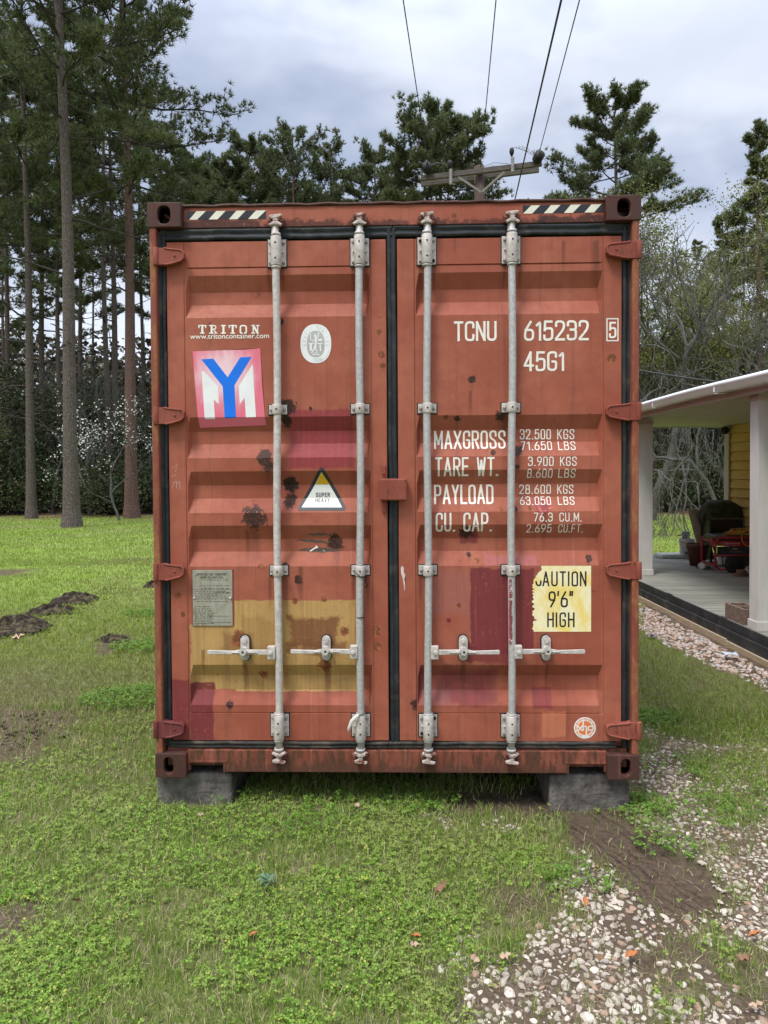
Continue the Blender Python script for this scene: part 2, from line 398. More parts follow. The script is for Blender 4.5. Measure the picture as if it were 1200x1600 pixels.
# broad-leaved weeds
Vs, Ts, o = [], [], 0
for (u, v, r, n) in ((205, 1090, .30, 1100), (228, 1010, .28, 800), (232, 960, .22, 500), (1012, 1120, .16, 600), (960, 1243, .13, 120), (900, 1240, .12, 150), (1060, 1200, .18, 110),
                     (1000, 1262, .14, 120), (1090, 1270, .2, 130), (905, 1375, .12, 90), (1040, 1320, .12, 100), (1150, 1250, .2, 120), (640, 1250, .2, 160), (420, 1262, .35, 260)):
    c = atZ(u, v); a = rng.random(n)*6.283; q = np.sqrt(rng.random(n))*r; x = c.x+np.cos(a)*q*1.3; y = c.y+np.sin(a)*q
    k = ~blocked(x, y); x, y = x[k], y[k]
    V, T = clovers(x, y, rng.uniform(.010, .055, len(x))*(r/.2)**.5, rng.uniform(.006, .017, len(x)))
    Vs.append(V); Ts.append(T+o); o += len(V)
tag(np_mesh('weeds', np.concatenate(Vs), np.concatenate(Ts), G_weed), 'taller broad-leaved weeds crowding the foot of the container', 'weeds', kind='stuff')

# ------------------------------------------------------------------ gravel
def stone_templates(n, sub):
    out = []
    for i in range(n):
        bm = bmesh.new(); bmesh.ops.create_icosphere(bm, subdivisions=sub, radius=1)
        r = random.Random(i); ax = [Vector((r.uniform(-1, 1), r.uniform(-1, 1), r.uniform(-1, 1))).normalized() for _ in range(12)]
        ds = [r.uniform(.45, .82) for _ in ax]
        for v in bm.verts:
            for a, dd in zip(ax, ds):
                q = v.co.dot(a)
                if q > dd: v.co -= a*(q-dd)*.97
        bm.verts.ensure_lookup_table()
        out.append((np.array([v.co[:] for v in bm.verts]), np.array([[v.index for v in f.verts] for f in bm.faces]))); bm.free()
    return out
ST = stone_templates(10, 2); ST1 = stone_templates(10, 1)
def stones(name, x, y, size, mat, sink=.25, lab='', cat='gravel', smooth=False):
    Vs, Ts, o = [], [], 0; z = height(x, y)
    for i in range(len(x)):
        V, T = (ST if y[i] < -.7 and size[i] > .011 else ST1)[i % 10]; s = size[i]; a = rng.random()*6.283; b = (rng.random()-.5)*1.2
        M = Matrix.Rotation(a, 3, 'Z')@Matrix.Rotation(b, 3, 'X')
        sc = np.array([s*rng.uniform(.75, 1.15), s*rng.uniform(.5, .85), s*rng.uniform(.32, .6)])
        Vs.append((V*sc)@np.array(M).T+np.array([x[i], y[i], z[i]+s*.04])); Ts.append(T+o); o += len(V)
    return tag(np_mesh(name, np.concatenate(Vs), np.concatenate(Ts), mat, smooth=smooth), lab, cat, kind='stuff')
def stonemat(name, c0, c1, c2, th):
    m, nt, p, obj = new_mat(name, .8, .25)
    r = E(nt, nt.nodes.new('ShaderNodeNewGeometry').outputs['Random Per Island'])
    c = mixc(nt, r, c0, c1); c = mixc(nt, ((r*53.7)._m('FRACT')).sm(th-.03, th+.03), c, c2)
    c = mixc(nt, noise(nt, obj, 90, 5, .7).sm(.45, .75), c, (.30, .25, .19))
    c = mixc(nt, noise(nt, obj, 22, 5, .7).sm(.52, .68), c, (.16, .12, .085))
    nt.links.new(c.s, p.inputs['Base Color']); bump(nt, p, noise(nt, obj, 160, 4, .7), .45, .004)
    return m
S_white = stonemat('white_gravel_stone', (.30, .25, .195), (.60, .53, .44), (.34, .22, .15), .86)
S_pink = stonemat('pinkish_gravel_stone', (.40, .27, .21), (.60, .47, .39), (.52, .50, .48), .72)
x, y = wedge(130000, 1.9, 7.0, side=.75); k = x > .1; x, y = x[k], y[k]; g, st, d, s_, far = masks(x, y)
gd = np.clip(g*1.0-.25*s_, 0, 1)*sstep(.24, .46, fbm(x, y, 3.2, 65)*.8+.2*rng.random(len(x))); x, y = keep(x, y, gd)
o_ = np.argsort(-rng.random(len(x))); 
size = (.0045+.0175*rng.random(len(x))**1.5)*(1+.5*(rng.random(len(x)) > .95)); oo = np.argsort(-size*rng.uniform(.6, 1.4, len(x))); x, y, size = x[oo], y[oo], size[oo]
cell = {}; kk = []
for i in range(len(x)):
    key = (int(x[i]/.030), int(y[i]/.030)); 
    if any((key[0]+a, key[1]+b) in cell and math.hypot(x[i]-x[cell[(key[0]+a, key[1]+b)]], y[i]-y[cell[(key[0]+a, key[1]+b)]]) < .60*(size[i]+size[cell[(key[0]+a, key[1]+b)]]) for a in (-1, 0, 1) for b in (-1, 0, 1)): continue
    cell[key] = i; kk.append(i)
x, y, size = x[kk], y[kk], size[kk]
stones('gravel', x, y, size, S_white, lab='loose white and buff gravel stones spread over the soil')
# pinkish gravel strip along the deck
n = 11000; t = rng.random(n); xx = rng.uniform(2.0, 3.6, n); yy = CAM.y+rng.uniform(3.5, 11.5, n)
g, st, d, s_, far = masks(xx, yy); k = (rng.random(n) < st*1.2) & (xx < 3.27-.0232*(yy-CAM.y)); xx, yy = xx[k], yy[k]
stones('gravel', xx, yy, rng.uniform(.018, .036, len(xx)), S_pink, lab='pinkish gravel strip along the edge of the porch deck')

# ------------------------------------------------------------------ dead leaves, dirt clods, rosette
M_leaf = [simple('dead_leaf_brown', (.20, .11, .06), .7, .3, var=.5, scale=60), simple('dead_leaf_orange', (.38, .14, .045), .7, .3, var=.3, scale=40), simple('dead_leaf_tan', (.40, .28, .19), .7, .3, var=.3, scale=40)]
def leaf_mesh(i):
    r = random.Random(i); b = MB(); n = 7; L = 1.0; rows = []
    cu = r.uniform(.3, .7); tw = r.uniform(-.3, .3)
    for k in range(n+1):
        t = k/n; w = .24*math.sin(math.pi*min(1, t*.94+.03))**.8*(1+.12*r.uniform(-1, 1)); z = cu*(t-.5)**2*1.3+.05*math.sin(k*2.3+i)
        rows.append([b.bm.verts.new((t-.5, sgn*w, z+abs(sgn)*w*.9*(.5+.7*math.sin(k*1.9+i)**2)+sgn*tw*w)) for sgn in (-1, 0, 1)])
    for A, B in zip(rows, rows[1:]):
        for q in (0, 1): b._f([A[q], A[q+1], B[q+1], B[q]], True)
    b.tube([(-.5, 0, .05), (-.75, .03, .02)], .02, 5)
    return b
leaf_proto = []
for i in range(3):
    o = leaf_mesh(i).build('dead_leaf', M_leaf[i], recalc=False)
    leaf_proto.append(o)
LEAVES = [(560, 1268, 2, .055, 'crumpled tan dead leaf just below the sill, left of centre'), (314, 1281, 2, .034, 'small tan dead leaf in front of the left concrete block'), (396, 1473, 1, .036, 'small orange dead leaf low in the clover at left'),
 (650, 1470, 1, .04, 'orange dead leaf in the clover near the bottom centre'), (690, 1396, 0, .065, 'long brown dead leaf between the turf and the gravel specks'), (740, 1506, 2, .04, 'pale upright dead leaf at the lower edge of the turf'), (790, 1508, 2, .045, 'pale dead leaf lying beside the small upright one'),
 (985, 1503, 1, .055, 'bright orange dead leaf on the gravel, largest of the orange ones'), (915, 1420, 1, .045, 'orange dead leaf at the upper tip of the gravel'), (932, 1364, 1, .030, 'tiny orange dead leaf left of the tyre track'), (1180, 1462, 1, .05, 'orange brown dead leaf at the right photo edge'),
 (1165, 1506, 0, .055, 'brown dead leaf on gravel near the right photo edge'), (1185, 1580, 2, .05, 'tan dead leaf in the bottom right photo corner'), (940, 1510, 0, .042, 'brown curled dead leaf left of the brightest orange leaf'), (120, 1415, 0, .035, 'brown dead leaf in the dry turf far left'), (28, 1002, 2, .13, 'large tan dead leaf on the lawn below the dirt mounds'), (646, 1485, 2, .038, 'tan dead leaf touching the orange one near bottom centre')]
used = set(); nleaf = 0
for (u, v, t, L, lab) in LEAVES:
    c = atZ(u, v); src = leaf_proto[t]
    o = src if t not in used else src.copy()
    if t in used: COL.objects.link(o)
    used.add(t); nleaf += 1
    o.location = (c.x, c.y, float(height(np.array([c.x]), np.array([c.y]))[0])+.03); o.scale = (L, L, L*1.3); o.rotation_euler = (random.Random(nleaf).uniform(-.5, .5), random.Random(nleaf+9).uniform(-.5, .5), random.Random(nleaf+50).uniform(0, 6.28))
    tag(o, lab, 'dead leaf', 'dead leaves on the ground')

M_clod = simple('dark_clod', (.035, .026, .02), .95, .1, var=.5, scale=20, bs=.8, dirt=(.10, .085, .045), dscale=9, dth=(.5, .62))
def mound(u, v, w, d_, h, seed, lab):
    c = atZ(u, v); n = 26; V = []; 
    t = np.linspace(-1, 1, n); X, Y = np.meshgrid(t, t); rr = np.hypot(X, Y)+.5*(fbm(X+seed*3, Y, 2.2, seed)-.5)
    Z = h*np.clip(1-rr, 0, 1)**.6*(.35+1.3*fbm(X+seed, Y, 5, seed+5, 6)**1.4*1.5) - .05*(rr > 1)-.015
    ids = np.arange(n*n).reshape(n, n); Q = np.stack([ids[:-1, :-1], ids[:-1, 1:], ids[1:, 1:], ids[1:, :-1]], -1).reshape(-1, 4)
    o = np_mesh('dirt_mound', np.stack([X*w/2, Y*d_/2, Z], -1).reshape(-1, 3), Q, M_clod, k=4)
    o.location = (c.x, c.y, 0)
    return tag(o, lab, 'dirt mound', 'dug up soil on the lawn')
mound(14, 982, .85, .95, .12, 1, 'largest dark dirt mound, cut by the left edge of the photo')
mound(80, 955, .55, .6, .10, 2, 'dark dirt mound in the middle of the row on the lawn')
mound(120, 937, .62, .66, .10, 3, 'dirt mound with grass on it, far end of the dug row')
mound(240, 915, .30, .35, .07, 4, 'small dark dirt mound on the lawn right beside the container')
mound(176, 998, .34, .30, .045, 5, 'low flat dirt scrape on the lawn between row and container')
n = 900; q = rng.integers(0, 6, n); ctr = np.array([tuple(atZ(u, v)[:2]) for u, v in ((10, 985), (60, 965), (85, 955), (120, 938), (30, 1140), (150, 925))]); xx = ctr[q, 0]+rng.normal(0, .22, n); yy = ctr[q, 1]+rng.normal(0, .22, n)
stones('soil_crumbs', xx, yy, rng.uniform(.008, .03, n), M_clod, lab='loose dark soil crumbs scattered round the dug up mounds', cat='soil')
# rosette
c = atZ(418, 1390); r0 = empty('rosette_weed', (c.x, c.y, 0)); tag(r0, 'grey green rosette weed lying flat in the clover', 'weed')
M_ros = simple('rosette_leaf', (.10, .17, .09), .7, .25, scale=30)
b = MB()
for k in range(11):
    a = k*2.4; L = .035+.02*((k*7) % 5)/5; e = Vector((math.cos(a), math.sin(a), 0)); s = Vector((-e.y, e.x, 0)); z = .03+.0016*k
    P_ = [e*.004+Vector((0, 0, z)), e*L*.6+s*.012+Vector((0, 0, z+.014)), e*L+Vector((0, 0, z+.004)), e*L*.6-s*.012+Vector((0, 0, z+.014)), e*L*.6+Vector((0, 0, z+.006))]
    vs = [b.bm.verts.new(q) for q in P_]; b._f([vs[0], vs[1], vs[4]]); b._f([vs[1], vs[2], vs[4]]); b._f([vs[2], vs[3], vs[4]]); b._f([vs[3], vs[0], vs[4]])
b.build('leaf_rosette', M_ros, r0, recalc=False)

# ------------------------------------------------------------------ container paint
YD, YS, YP = .046, .050, .086        # door stile face, outer rib face, inner rib face
BASE = (.310, .082, .046)
def px_r(u0, v0, u1, v1): 
    x0, z1 = XZ(u0, v0); x1, z0 = XZ(u1, v1); return (x0, x1, z0, z1)
def paint(name, patches=(), spots=(), streak=.5, rust=.55, base=BASE, edge=None):
    m, nt, p, obj = new_mat(name, .52, .22)
    s = nt.nodes.new('ShaderNodeSeparateXYZ'); nt.links.new(obj, s.inputs[0]); X, Y, Z = (E(nt, s.outputs[i]) for i in range(3))
    lo = noise(nt, obj, 1.6, 4, .6); hi = noise(nt, obj, 55, 5, .7); me = noise(nt, obj, 14, 5, .65)
    c = mixc(nt, lo.sm(.32, .62), base, (base[0]*1.22, base[1]*1.45, base[2]*1.5))
    c = mixc(nt, (me.sm(.35, .75))*.5, c, (base[0]*.82, base[1]*.78, base[2]*.8))
    stn0 = noise(nt, mapping(nt, obj, (45, 1, 2)), 1, 4, .6)
    ragged = (me-.5)*.05+(hi-.5)*.02
    for (r, col, rag, soft, st) in patches:
        x0, x1, z0, z1 = r
        d = (X-x0).mn(X.neg()+x1).mn((Z-z0).mn(Z.neg()+z1))+(ragged*rag)
        mk = d.sm(-soft, soft)*st*(hi.sm(.60, .66)*.75).inv()*(stn0.sm(.60, .8)*.4).inv()
        cc = mixc(nt, noise(nt, mapping(nt, obj, (60, 1, 3)), 1, 4, .6).sm(.3, .7), col, tuple(q*1.22 for q in col))
        c = mixc(nt, mk, c, cc)
    # streaks washed down by rain
    stn = noise(nt, mapping(nt, obj, (26, 1, .9)), 1, 5, .65)
    c = mixc(nt, stn.sm(.50, .76)*streak*.62, c, (.12, .045, .035))
    c = mixc(nt, noise(nt, mapping(nt, obj, (38, 1, 1.3), (4, 0, 3)), 1, 5, .65).sm(.56, .8)*streak*.4, c, (.46, .24, .19))
    # pin-head rust and chips
    c = mixc(nt, hi.sm(.705, .735)*noise(nt, obj, 5, 3).sm(.45, .6)*rust*1.4, c, (.05, .022, .014))
    c = mixc(nt, me.sm(.69, .74)*rust, c, (.13, .04, .02))
    rg = hi.sm(.0, 1.0)
    for (sx_, sz_, r, k) in spots:
        ddx = X-sx_; ddz = Z-sz_
        dist = (ddx*ddx+ddz*ddz).sqrt()
        mk = None if k == 's' else ((dist.neg()+r)/r+(me-.5)*1.5+(hi-.5)*2.2).sm(0.0, .2)
        col = {'s': (0, 0, 0), 'd': (.028, .014, .010), 'r': (.15, .05, .02), 'b': (.012, .009, .009), 'm': (.14, .02, .025), 'p': (.25, .06, .055)}[k]
        c2 = mixc(nt, hi.sm(.48, .62), col, tuple(q*2.6 for q in col))
        if k == 's':
            dr = ((ddx.abs().neg()+r)/r+(stn-.5)*1.6).sm(0, .8)*(ddz.sm(-r*14, -r*2))*(ddz.neg().sm(-.004, .01))
            c = mixc(nt, dr*.6, c, (.11, .035, .020)); continue
        if k == 'd':
            dr = ((ddx.abs().neg()+r*.75)/r+(stn-.5)*2.0).sm(0, .8)*(ddz.neg().sm(0, r*.5))*(ddz.sm(-r*5, 0))
            c = mixc(nt, dr*.5, c, (.13, .05, .035))
        c = mixc(nt, mk*.93, c, c2)
    if edge is not None: c = mixc(nt, noise(nt, mapping(nt, obj, (9, 9, 2.0)), 3, 6, .7).sm(*edge[0]), c, mixc(nt, hi, edge[1], edge[2]))
    nt.links.new(c.s, p.inputs['Base Color'])
    bump(nt, p, noise(nt, obj, 9, 3)*1.0+noise(nt, obj, 2.4, 2)*3.0+hi*.12+noise(nt, mapping(nt, obj, (40, 1, 1)), 1, 2)*.2, .30, .008)
    rn = hi.sm(.3, .8, .5, .75); nt.links.new(rn.s, p.inputs['Roughness'])
    return m
MAR = (.165, .030, .032); YEL = (.40, .245, .085); CRI = (.235, .036, .040)
def SP(u, v, r, k): x, z = XZ(u, v, .06); return (x, z, r/1120*3.63, k)
P_left = paint('door_paint_left', [
    (px_r(452, 640, 553, 731), CRI, .5, .006, .9),
    (px_r(366, 938, 557, 1083), YEL, .5, .003, .96), (px_r(297, 976, 380, 1080), YEL, .8, .003, .96), (px_r(380, 965, 450, 1075), (.27, .15, .045), 3.0, .02, .5),
    (px_r(452, 965, 526, 1012), (.17, .065, .025), 1.8, .012, .9), (px_r(446, 1004, 540, 1022), (.16, .06, .025), 2.6, .012, .7), (px_r(349, 990, 396, 1020), (.19, .09, .03), .9, .02, .6),
    (px_r(297, 1069, 334, 1156), MAR, .5, .004, .95)],
    [SP(397, 807, 19, 'd'), SP(413, 715, 13, 'd'), SP(420, 728, 9, 'd'), SP(452, 757, 13, 'b'), SP(454, 782, 12, 'd'), SP(523, 847, 13, 'd'), SP(450, 636, 14, 'd'), SP(447, 658, 10, 'b'),
     SP(467, 905, 7, 'd'), SP(462, 938, 6, 'r'), SP(506, 935, 6, 'r'), SP(540, 985, 9, 'r'), SP(508, 1040, 12, 'r'), SP(410, 1056, 8, 'r'), SP(445, 800+82, 5, 'd'), SP(408, 885, 6, 'r'),
     SP(440, 503, 5, 'd'), SP(486, 638, 4, 'd'), SP(375, 998, 14, 'r'), SP(360, 1100, 6, 'd')]+[SP(u, v, r, 's') for u, v, r in ((420, 412, 5), (442, 413, 4), (553, 413, 5), (572, 412, 4), (422, 900, 5), (446, 900, 6), (552, 900, 4), (575, 900, 5), (318, 1014, 4), (384, 1034, 6), (512, 1034, 7), (330, 502, 4), (470, 884, 6), (385, 826, 6))], streak=.55)
P_right = paint('door_paint_right', [
    (px_r(668, 893, 736, 960), (.29, .105, .085), 1.4, .03, .6),
    (px_r(735, 888, 834, 1022), MAR, .8, .004, .97),
    (px_r(728, 1000, 800, 1036), MAR, 1.8, .01, .8),
    (px_r(640, 1040, 780, 1100), (.20, .048, .048), 2.0, .02, .6), (px_r(690, 1050, 770, 1102), MAR, 1.6, .02, .6),
    (px_r(655, 1078, 705, 1102), (.24, .085, .08), 1.2, .02, .7),
    (px_r(832, 1077, 863, 1108), (.20, .04, .04), .5, .005, .85), (px_r(846, 1112, 884, 1152), (.46, .16, .085), .5, .004, .7), (px_r(720, 828, 748, 850), MAR, 1.0, .006, .85),
    (px_r(760, 868, 840, 884), (.34, .11, .10), 2.0, .008, .8)],
    [SP(737, 593, 6, 'd'), SP(809, 704, 9, 'd'), SP(808, 730, 4, 'd'), SP(849, 791, 15, 'p'), SP(828, 794, 4, 'r'), SP(783, 795, 4, 'r'), SP(806, 795, 4, 'd'), SP(730, 830, 11, 'd'),
     SP(920, 873, 7, 'd'), SP(733, 867, 4, 'd'), SP(745, 876, 5, 'r'), SP(716, 946, 5, 'r'), SP(701, 969, 4, 'm'), SP(782, 650, 9, 'd'), SP(714, 655, 5, 'd'), SP(696, 652, 5, 'r'), SP(770, 707, 4, 'd'),
     SP(948, 900, 5, 'r'), SP(946, 980, 5, 'r')]+[SP(u, v, r, 's') for u, v, r in ((657, 412, 5), (678, 413, 4), (788, 413, 4), (812, 412, 5), (656, 900, 5), (790, 648, 6), (812, 900, 5), (724, 1036, 6), (855, 1036, 5), (710, 342, 5), (880, 376, 5), (930, 376, 7), (735, 610, 4), (920, 884, 4), (850, 800, 6))], streak=.6)
P_stile = paint('door_stile_paint', [(px_r(268, 1062, 299, 1160), MAR, .8, .006, .9)],
    [SP(596, 555, 7, 'r'), SP(592, 520, 6, 'r'), SP(594, 495, 4, 'r'), SP(589, 985, 8, 'r'), SP(590, 1010, 7, 'r'), SP(598, 572, 5, 'r'), SP(280, 930, 6, 'r'), SP(287, 960, 6, 'r'), SP(955, 560, 8, 'r'), SP(650, 1100, 8, 'd')], streak=.35, rust=.8)
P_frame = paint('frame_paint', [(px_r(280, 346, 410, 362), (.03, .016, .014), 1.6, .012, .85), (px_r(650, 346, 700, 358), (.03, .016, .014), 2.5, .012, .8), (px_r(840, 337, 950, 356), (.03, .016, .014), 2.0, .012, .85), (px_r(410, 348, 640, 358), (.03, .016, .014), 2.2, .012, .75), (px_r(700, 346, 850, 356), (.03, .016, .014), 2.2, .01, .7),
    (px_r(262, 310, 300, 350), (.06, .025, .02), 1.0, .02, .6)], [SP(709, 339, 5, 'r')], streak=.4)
P_sill = paint('sill_paint', [(px_r(235, 1192, 1000, 1215), (.07, .035, .026), 2.6, .03, .8)], [], streak=1.3, rust=1.4, base=(.21, .058, .034), edge=((.44, .58), (.035, .02, .015), (.16, .065, .035)))
P_cast = paint('casting_rust', [], [], streak=.8, rust=1.6, base=(.075, .026, .019), edge=((.42, .62), (.030, .017, .014), (.095, .048, .036)))
P_post = paint('post_rust', [], [], streak=.8, rust=1.6, base=(.21, .055, .034), edge=((.46, .60), (.06, .026, .018), (.48, .19, .08)))
P_hinge = paint('hinge_paint', [], [], streak=.5, rust=1.5, base=(.23, .055, .035), edge=((.54, .66), (.05, .022, .015), (.13, .05, .03)))
P_hinge_m = paint('hinge_maroon_paint', [], [], streak=.5, rust=1.5, base=(.13, .028, .026), edge=((.56, .68), (.05, .022, .015), (.12, .05, .03)))
M_gask = simple('rubber_gasket', (.017, .020, .022), .55, .35, var=.4, scale=9, bs=.25, dirt=(.055, .050, .042), dscale=14, dth=(.52, .7))
M_gaskd = simple('dirty_rubber_gasket', (.030, .028, .024), .7, .3, var=.45, scale=9, bs=.3, dirt=(.085, .065, .048), dscale=10, dth=(.45, .65))
M_galv = simple('galvanised_rod', (.46, .445, .42), .5, .4, .25, var=.16, scale=60, bs=.15, dirt=(.44, .42, .39), dscale=110, dth=(.48, .7))
M_galvp = simple('old_painted_steel', (.53, .48, .43), .6, .35, .1, var=.16, scale=30, bs=.25, dirt=(.38, .32, .27), dscale=45, dth=(.5, .74))
M_cam = simple('rust_stained_cam_steel', (.46, .38, .33), .6, .35, .1, var=.25, scale=40, bs=.3, dirt=(.17, .055, .035), dscale=30, dth=(.48, .6))
M_camr = simple('rusty_keeper_steel', (.20, .075, .055), .7, .3, var=.3, scale=40, bs=.4, dirt=(.07, .03, .022), dscale=25, dth=(.5, .6))
M_bolt = simple('bolt_zinc', (.36, .34, .31), .5, .4, .4, var=.2, scale=60)
M_boltb = simple('bolt_rusted_black', (.03, .02, .017), .8, .2, var=.3, scale=60)
M_white = simple('stencil_white', (.80, .75, .65), .6, .3, var=.06, scale=10, dirt=(.45, .26, .16), dscale=28, dth=(.66, .74))
M_blackp = simple('stencil_black', (.012, .012, .014), .6, .3, scale=30)
M_concrete = simple('block_concrete', (.13, .115, .10), .9, .15, var=.45, scale=14, bs=.9, dirt=(.27, .255, .23), dscale=6, dth=(.56, .66))

C = empty('shipping_container', (0, 0, 0))
tag(C, 'rust red shipping container with two closed doors, raised on two concrete blocks', 'shipping container')
Zb = .16; H = 2.896; HW = 1.219; LEN = 12.19
def cpart(mb, name, mat, parent=None, bevel=0.0, **k): return mb.build(name, mat, parent or C, bevel, **k)
# body shell : corrugated sides, roof, floor beams
b = MB()
for sgn in (-1, 1):
    ys = np.arange(.2, LEN-.2, .07); pts = []
    for i, yy in enumerate(ys): pts.append((sgn*(HW-.02-(.036 if (i//2) % 2 else 0)), yy))
    for (x0, y0), (x1, y1) in zip(pts, pts[1:]): b.quad((x0, y0, Zb+.16), (x1, y1, Zb+.16), (x1, y1, Zb+H-.08), (x0, y0, Zb+H-.08))
b.quad((-HW+.03, .1, Zb+H-.03), (HW-.03, .1, Zb+H-.03), (HW-.03, LEN-.1, Zb+H-.03), (-HW+.03, LEN-.1, Zb+H-.03))
b.quad((-HW+.03, .14, Zb+.15), (HW-.03, .14, Zb+.15), (HW-.03, LEN-.1, Zb+.15), (-HW+.03, LEN-.1, Zb+.15))
b.b2(-HW+.03, HW-.03, LEN-.12, LEN-.08, Zb+.15, Zb+H-.05)
cpart(b, 'corrugated_shell', P_frame, recalc=False)
b = MB()
for sgn in (-1, 1):
    b.b2(sgn*(HW-.06), sgn*(HW-.004), .18, LEN-.18, Zb+.005, Zb+.155); b.b2(sgn*(HW-.06), sgn*(HW-.004), .18, LEN-.18, Zb+H-.07, Zb+H-.01)
for k in range(1, 24): b.b2(-HW+.07, HW-.07, k*.5, k*.5+.05, Zb+.03, Zb+.145)
cpart(b, 'side_rail', P_sill)
# corner posts : narrow outer rim + recessed return
for sgn in (-1, 1):
    for (v0, v1) in (((0, 0),)):
        b = MB(); zs = [Zb+.119]+[atY(0, v, 0).z for v in (1150, 902, 880, 658, 635, 412, 383)][::1]+[Zb+H-.119]
        b.b2(sgn*(HW-.038), sgn*(HW-.003), .006, .16, Zb+.119, Zb+H-.119)
        cpart(b, 'corner_post', P_post, bevel=.008)
    b = MB(); b.b2(sgn*(HW-.17), sgn*(HW-.041), .085, .16, Zb+.119, Zb+H-.119); cpart(b, 'post_return', P_frame)
for sgn in (-1, 1):
    b = MB(); b.b2(sgn*(HW-.16), sgn*(HW-.004), LEN-.16, LEN, Zb+.119, Zb+H-.119); cpart(b, 'corner_post', P_post)
# corner castings with real apertures
def casting(cx, cz, sgn, top, w, h, y0=0.0, dpt=.178):
    b = MB(); bm = b.bm; n = 32
    hw, hh = w/2, h/2; ox = sgn*(.0 if top else .012)
    def outer(a):
        c, s = math.cos(a), math.sin(a); k = min(hw/abs(c) if abs(c) > 1e-6 else 9, hh/abs(s) if abs(s) > 1e-6 else 9); return (c*k, s*k)
    aw, ah = ((.032, .044) if top else (.024, .042))
    def inner(a):
        c, s = math.cos(a), math.sin(a)
        if top: return (ox+aw*(abs(c)**.75)*math.copysign(1, c), ah*(abs(s)**.75)*math.copysign(1, s))
        return (ox+aw*c, (ah-aw)*(1 if s > 0 else -1)*(1 if abs(s) > .05 else 0)+aw*s)
    An = [2*math.pi*(k+.5)/n+0 for k in range(n)]
    corner = [math.atan2(hh, hw), math.pi-math.atan2(hh, hw), math.pi+math.atan2(hh, hw), 2*math.pi-math.atan2(hh, hw)]
    for q in corner: An[min(range(n), key=lambda i: abs(An[i]-q))] = q
    O0 = [bm.verts.new((cx+outer(a)[0], y0, cz+outer(a)[1])) for a in An]; O1 = [bm.verts.new((v.co.x, y0+dpt, v.co.z)) for v in O0]
    I0 = [bm.verts.new((cx+inner(a)[0], y0, cz+inner(a)[1])) for a in An]; I1 = [bm.verts.new((v.co.x, y0+.03, v.co.z)) for v in I0]
    for k in range(n):
        j = (k+1) % n
        b._f([O0[k], O0[j], I0[j], I0[k]]); b._f([I0[k], I0[j], I1[j], I1[k]]); b._f([O0[j], O0[k], O1[k], O1[j]])
    b._f(O1)
    # hollow inside, seen through the aperture
    b.b2(cx-hw+.02, cx+hw-.02, y0+.14, y0+.15, cz-hh+.02, cz+hh-.02)
    if top: b.box((cx+ox+.018*sgn*-1, y0+.075, cz-.006), (.016, .05, .08), Matrix.Rotation(R(-52), 3, 'Y'))
    return cpart(b, 'corner_casting', P_cast, bevel=.006)
wt, ht = .170, .124; wb, hb = .160, .124
for yy in (0.0, LEN-.178):
    for sgn in (-1, 1):
        casting(sgn*(HW-wt/2+.004), Zb+H-ht/2, sgn, True, wt, ht, yy); casting(sgn*(HW-wb/2), Zb+hb/2, sgn, False, wb, hb, yy)
# header with a slightly wavy roof lip, coloured dark as the roof edge's shadow
zt = XZ(600, 321)[1]; zg0 = XZ(600, 352)[1]; zg1 = XZ(600, 372)[1]
b = MB(); b.b2(-HW+.166, HW-.166, YD-.006, .12, zg0-.004, zt); cpart(b, 'header_beam', P_frame, bevel=.004)
b = MB(); prev = None
for k in range(41):
    x = -HW+.165+(2*HW-.33)*k/40; z = zt+.007+.004*math.sin(k*1.7)*math.sin(k*.37)
    cur = [b.bm.verts.new(q) for q in ((x, YD-.014, z-.006), (x, YD-.014, z+.006), (x, .2, z+.007), (x, .2, z-.007))]
    if prev:
        for i in range(4): b._f([prev[i], prev[(i+1) % 4], cur[(i+1) % 4], cur[i]], True)
    prev = cur
cpart(b, 'roof_lip', P_cast)
# sill with two notches
zs1 = XZ(600, 1170)[1]; zs0 = XZ(600, 1204)[1]; zn = XZ(600, 1189)[1]
nl0, nl1 = XZ(300, 1195)[0], XZ(353, 1195)[0]; nr0, nr1 = XZ(885, 1195)[0], XZ(942, 1195)[0]
y0, y1 = YD-.022, YD+.004
prof = [(-HW+.158, zs1), (-HW+.158, zs0+.005), (nl0, zs0+.005), (nl0, zn), (nl1, zn), (nl1, zs0), (nr0, zs0), (nr0, zn), (nr1, zn), (nr1, zs0+.005), (HW-.158, zs0+.005), (HW-.158, zs1)]
b = MB(); b.prism(prof, y0, y1); cpart(b, 'sill_beam', P_sill, bevel=.003)
b = MB(); b.b2(nl0-.01, nl1+.012, y0-.004, y1+.1, zn+.0005, zn+.008); b.b2(nr0-.012, nr1+.01, y0-.004, y1+.1, zn+.0005, zn+.008)
b.b2(nl1-.006, nl1+.002, y0-.003, .12, zs0, zn); b.b2(nr0-.002, nr0+.006, y0-.003, .12, zs0, zn)
cpart(b, 'notch_plates', P_sill)
b = MB(); b.b2(-HW+.05, HW-.05, y1+.001, .13, Zb+.045, Zb+.14); cpart(b, 'floor_beam', P_sill)
# dark frame recess behind the doors' edge
b = MB(); b.b2(-HW+.04, HW-.04, .098, .13, Zb+.10, Zb+H-.05); cpart(b, 'door_jamb', M_gaskd)

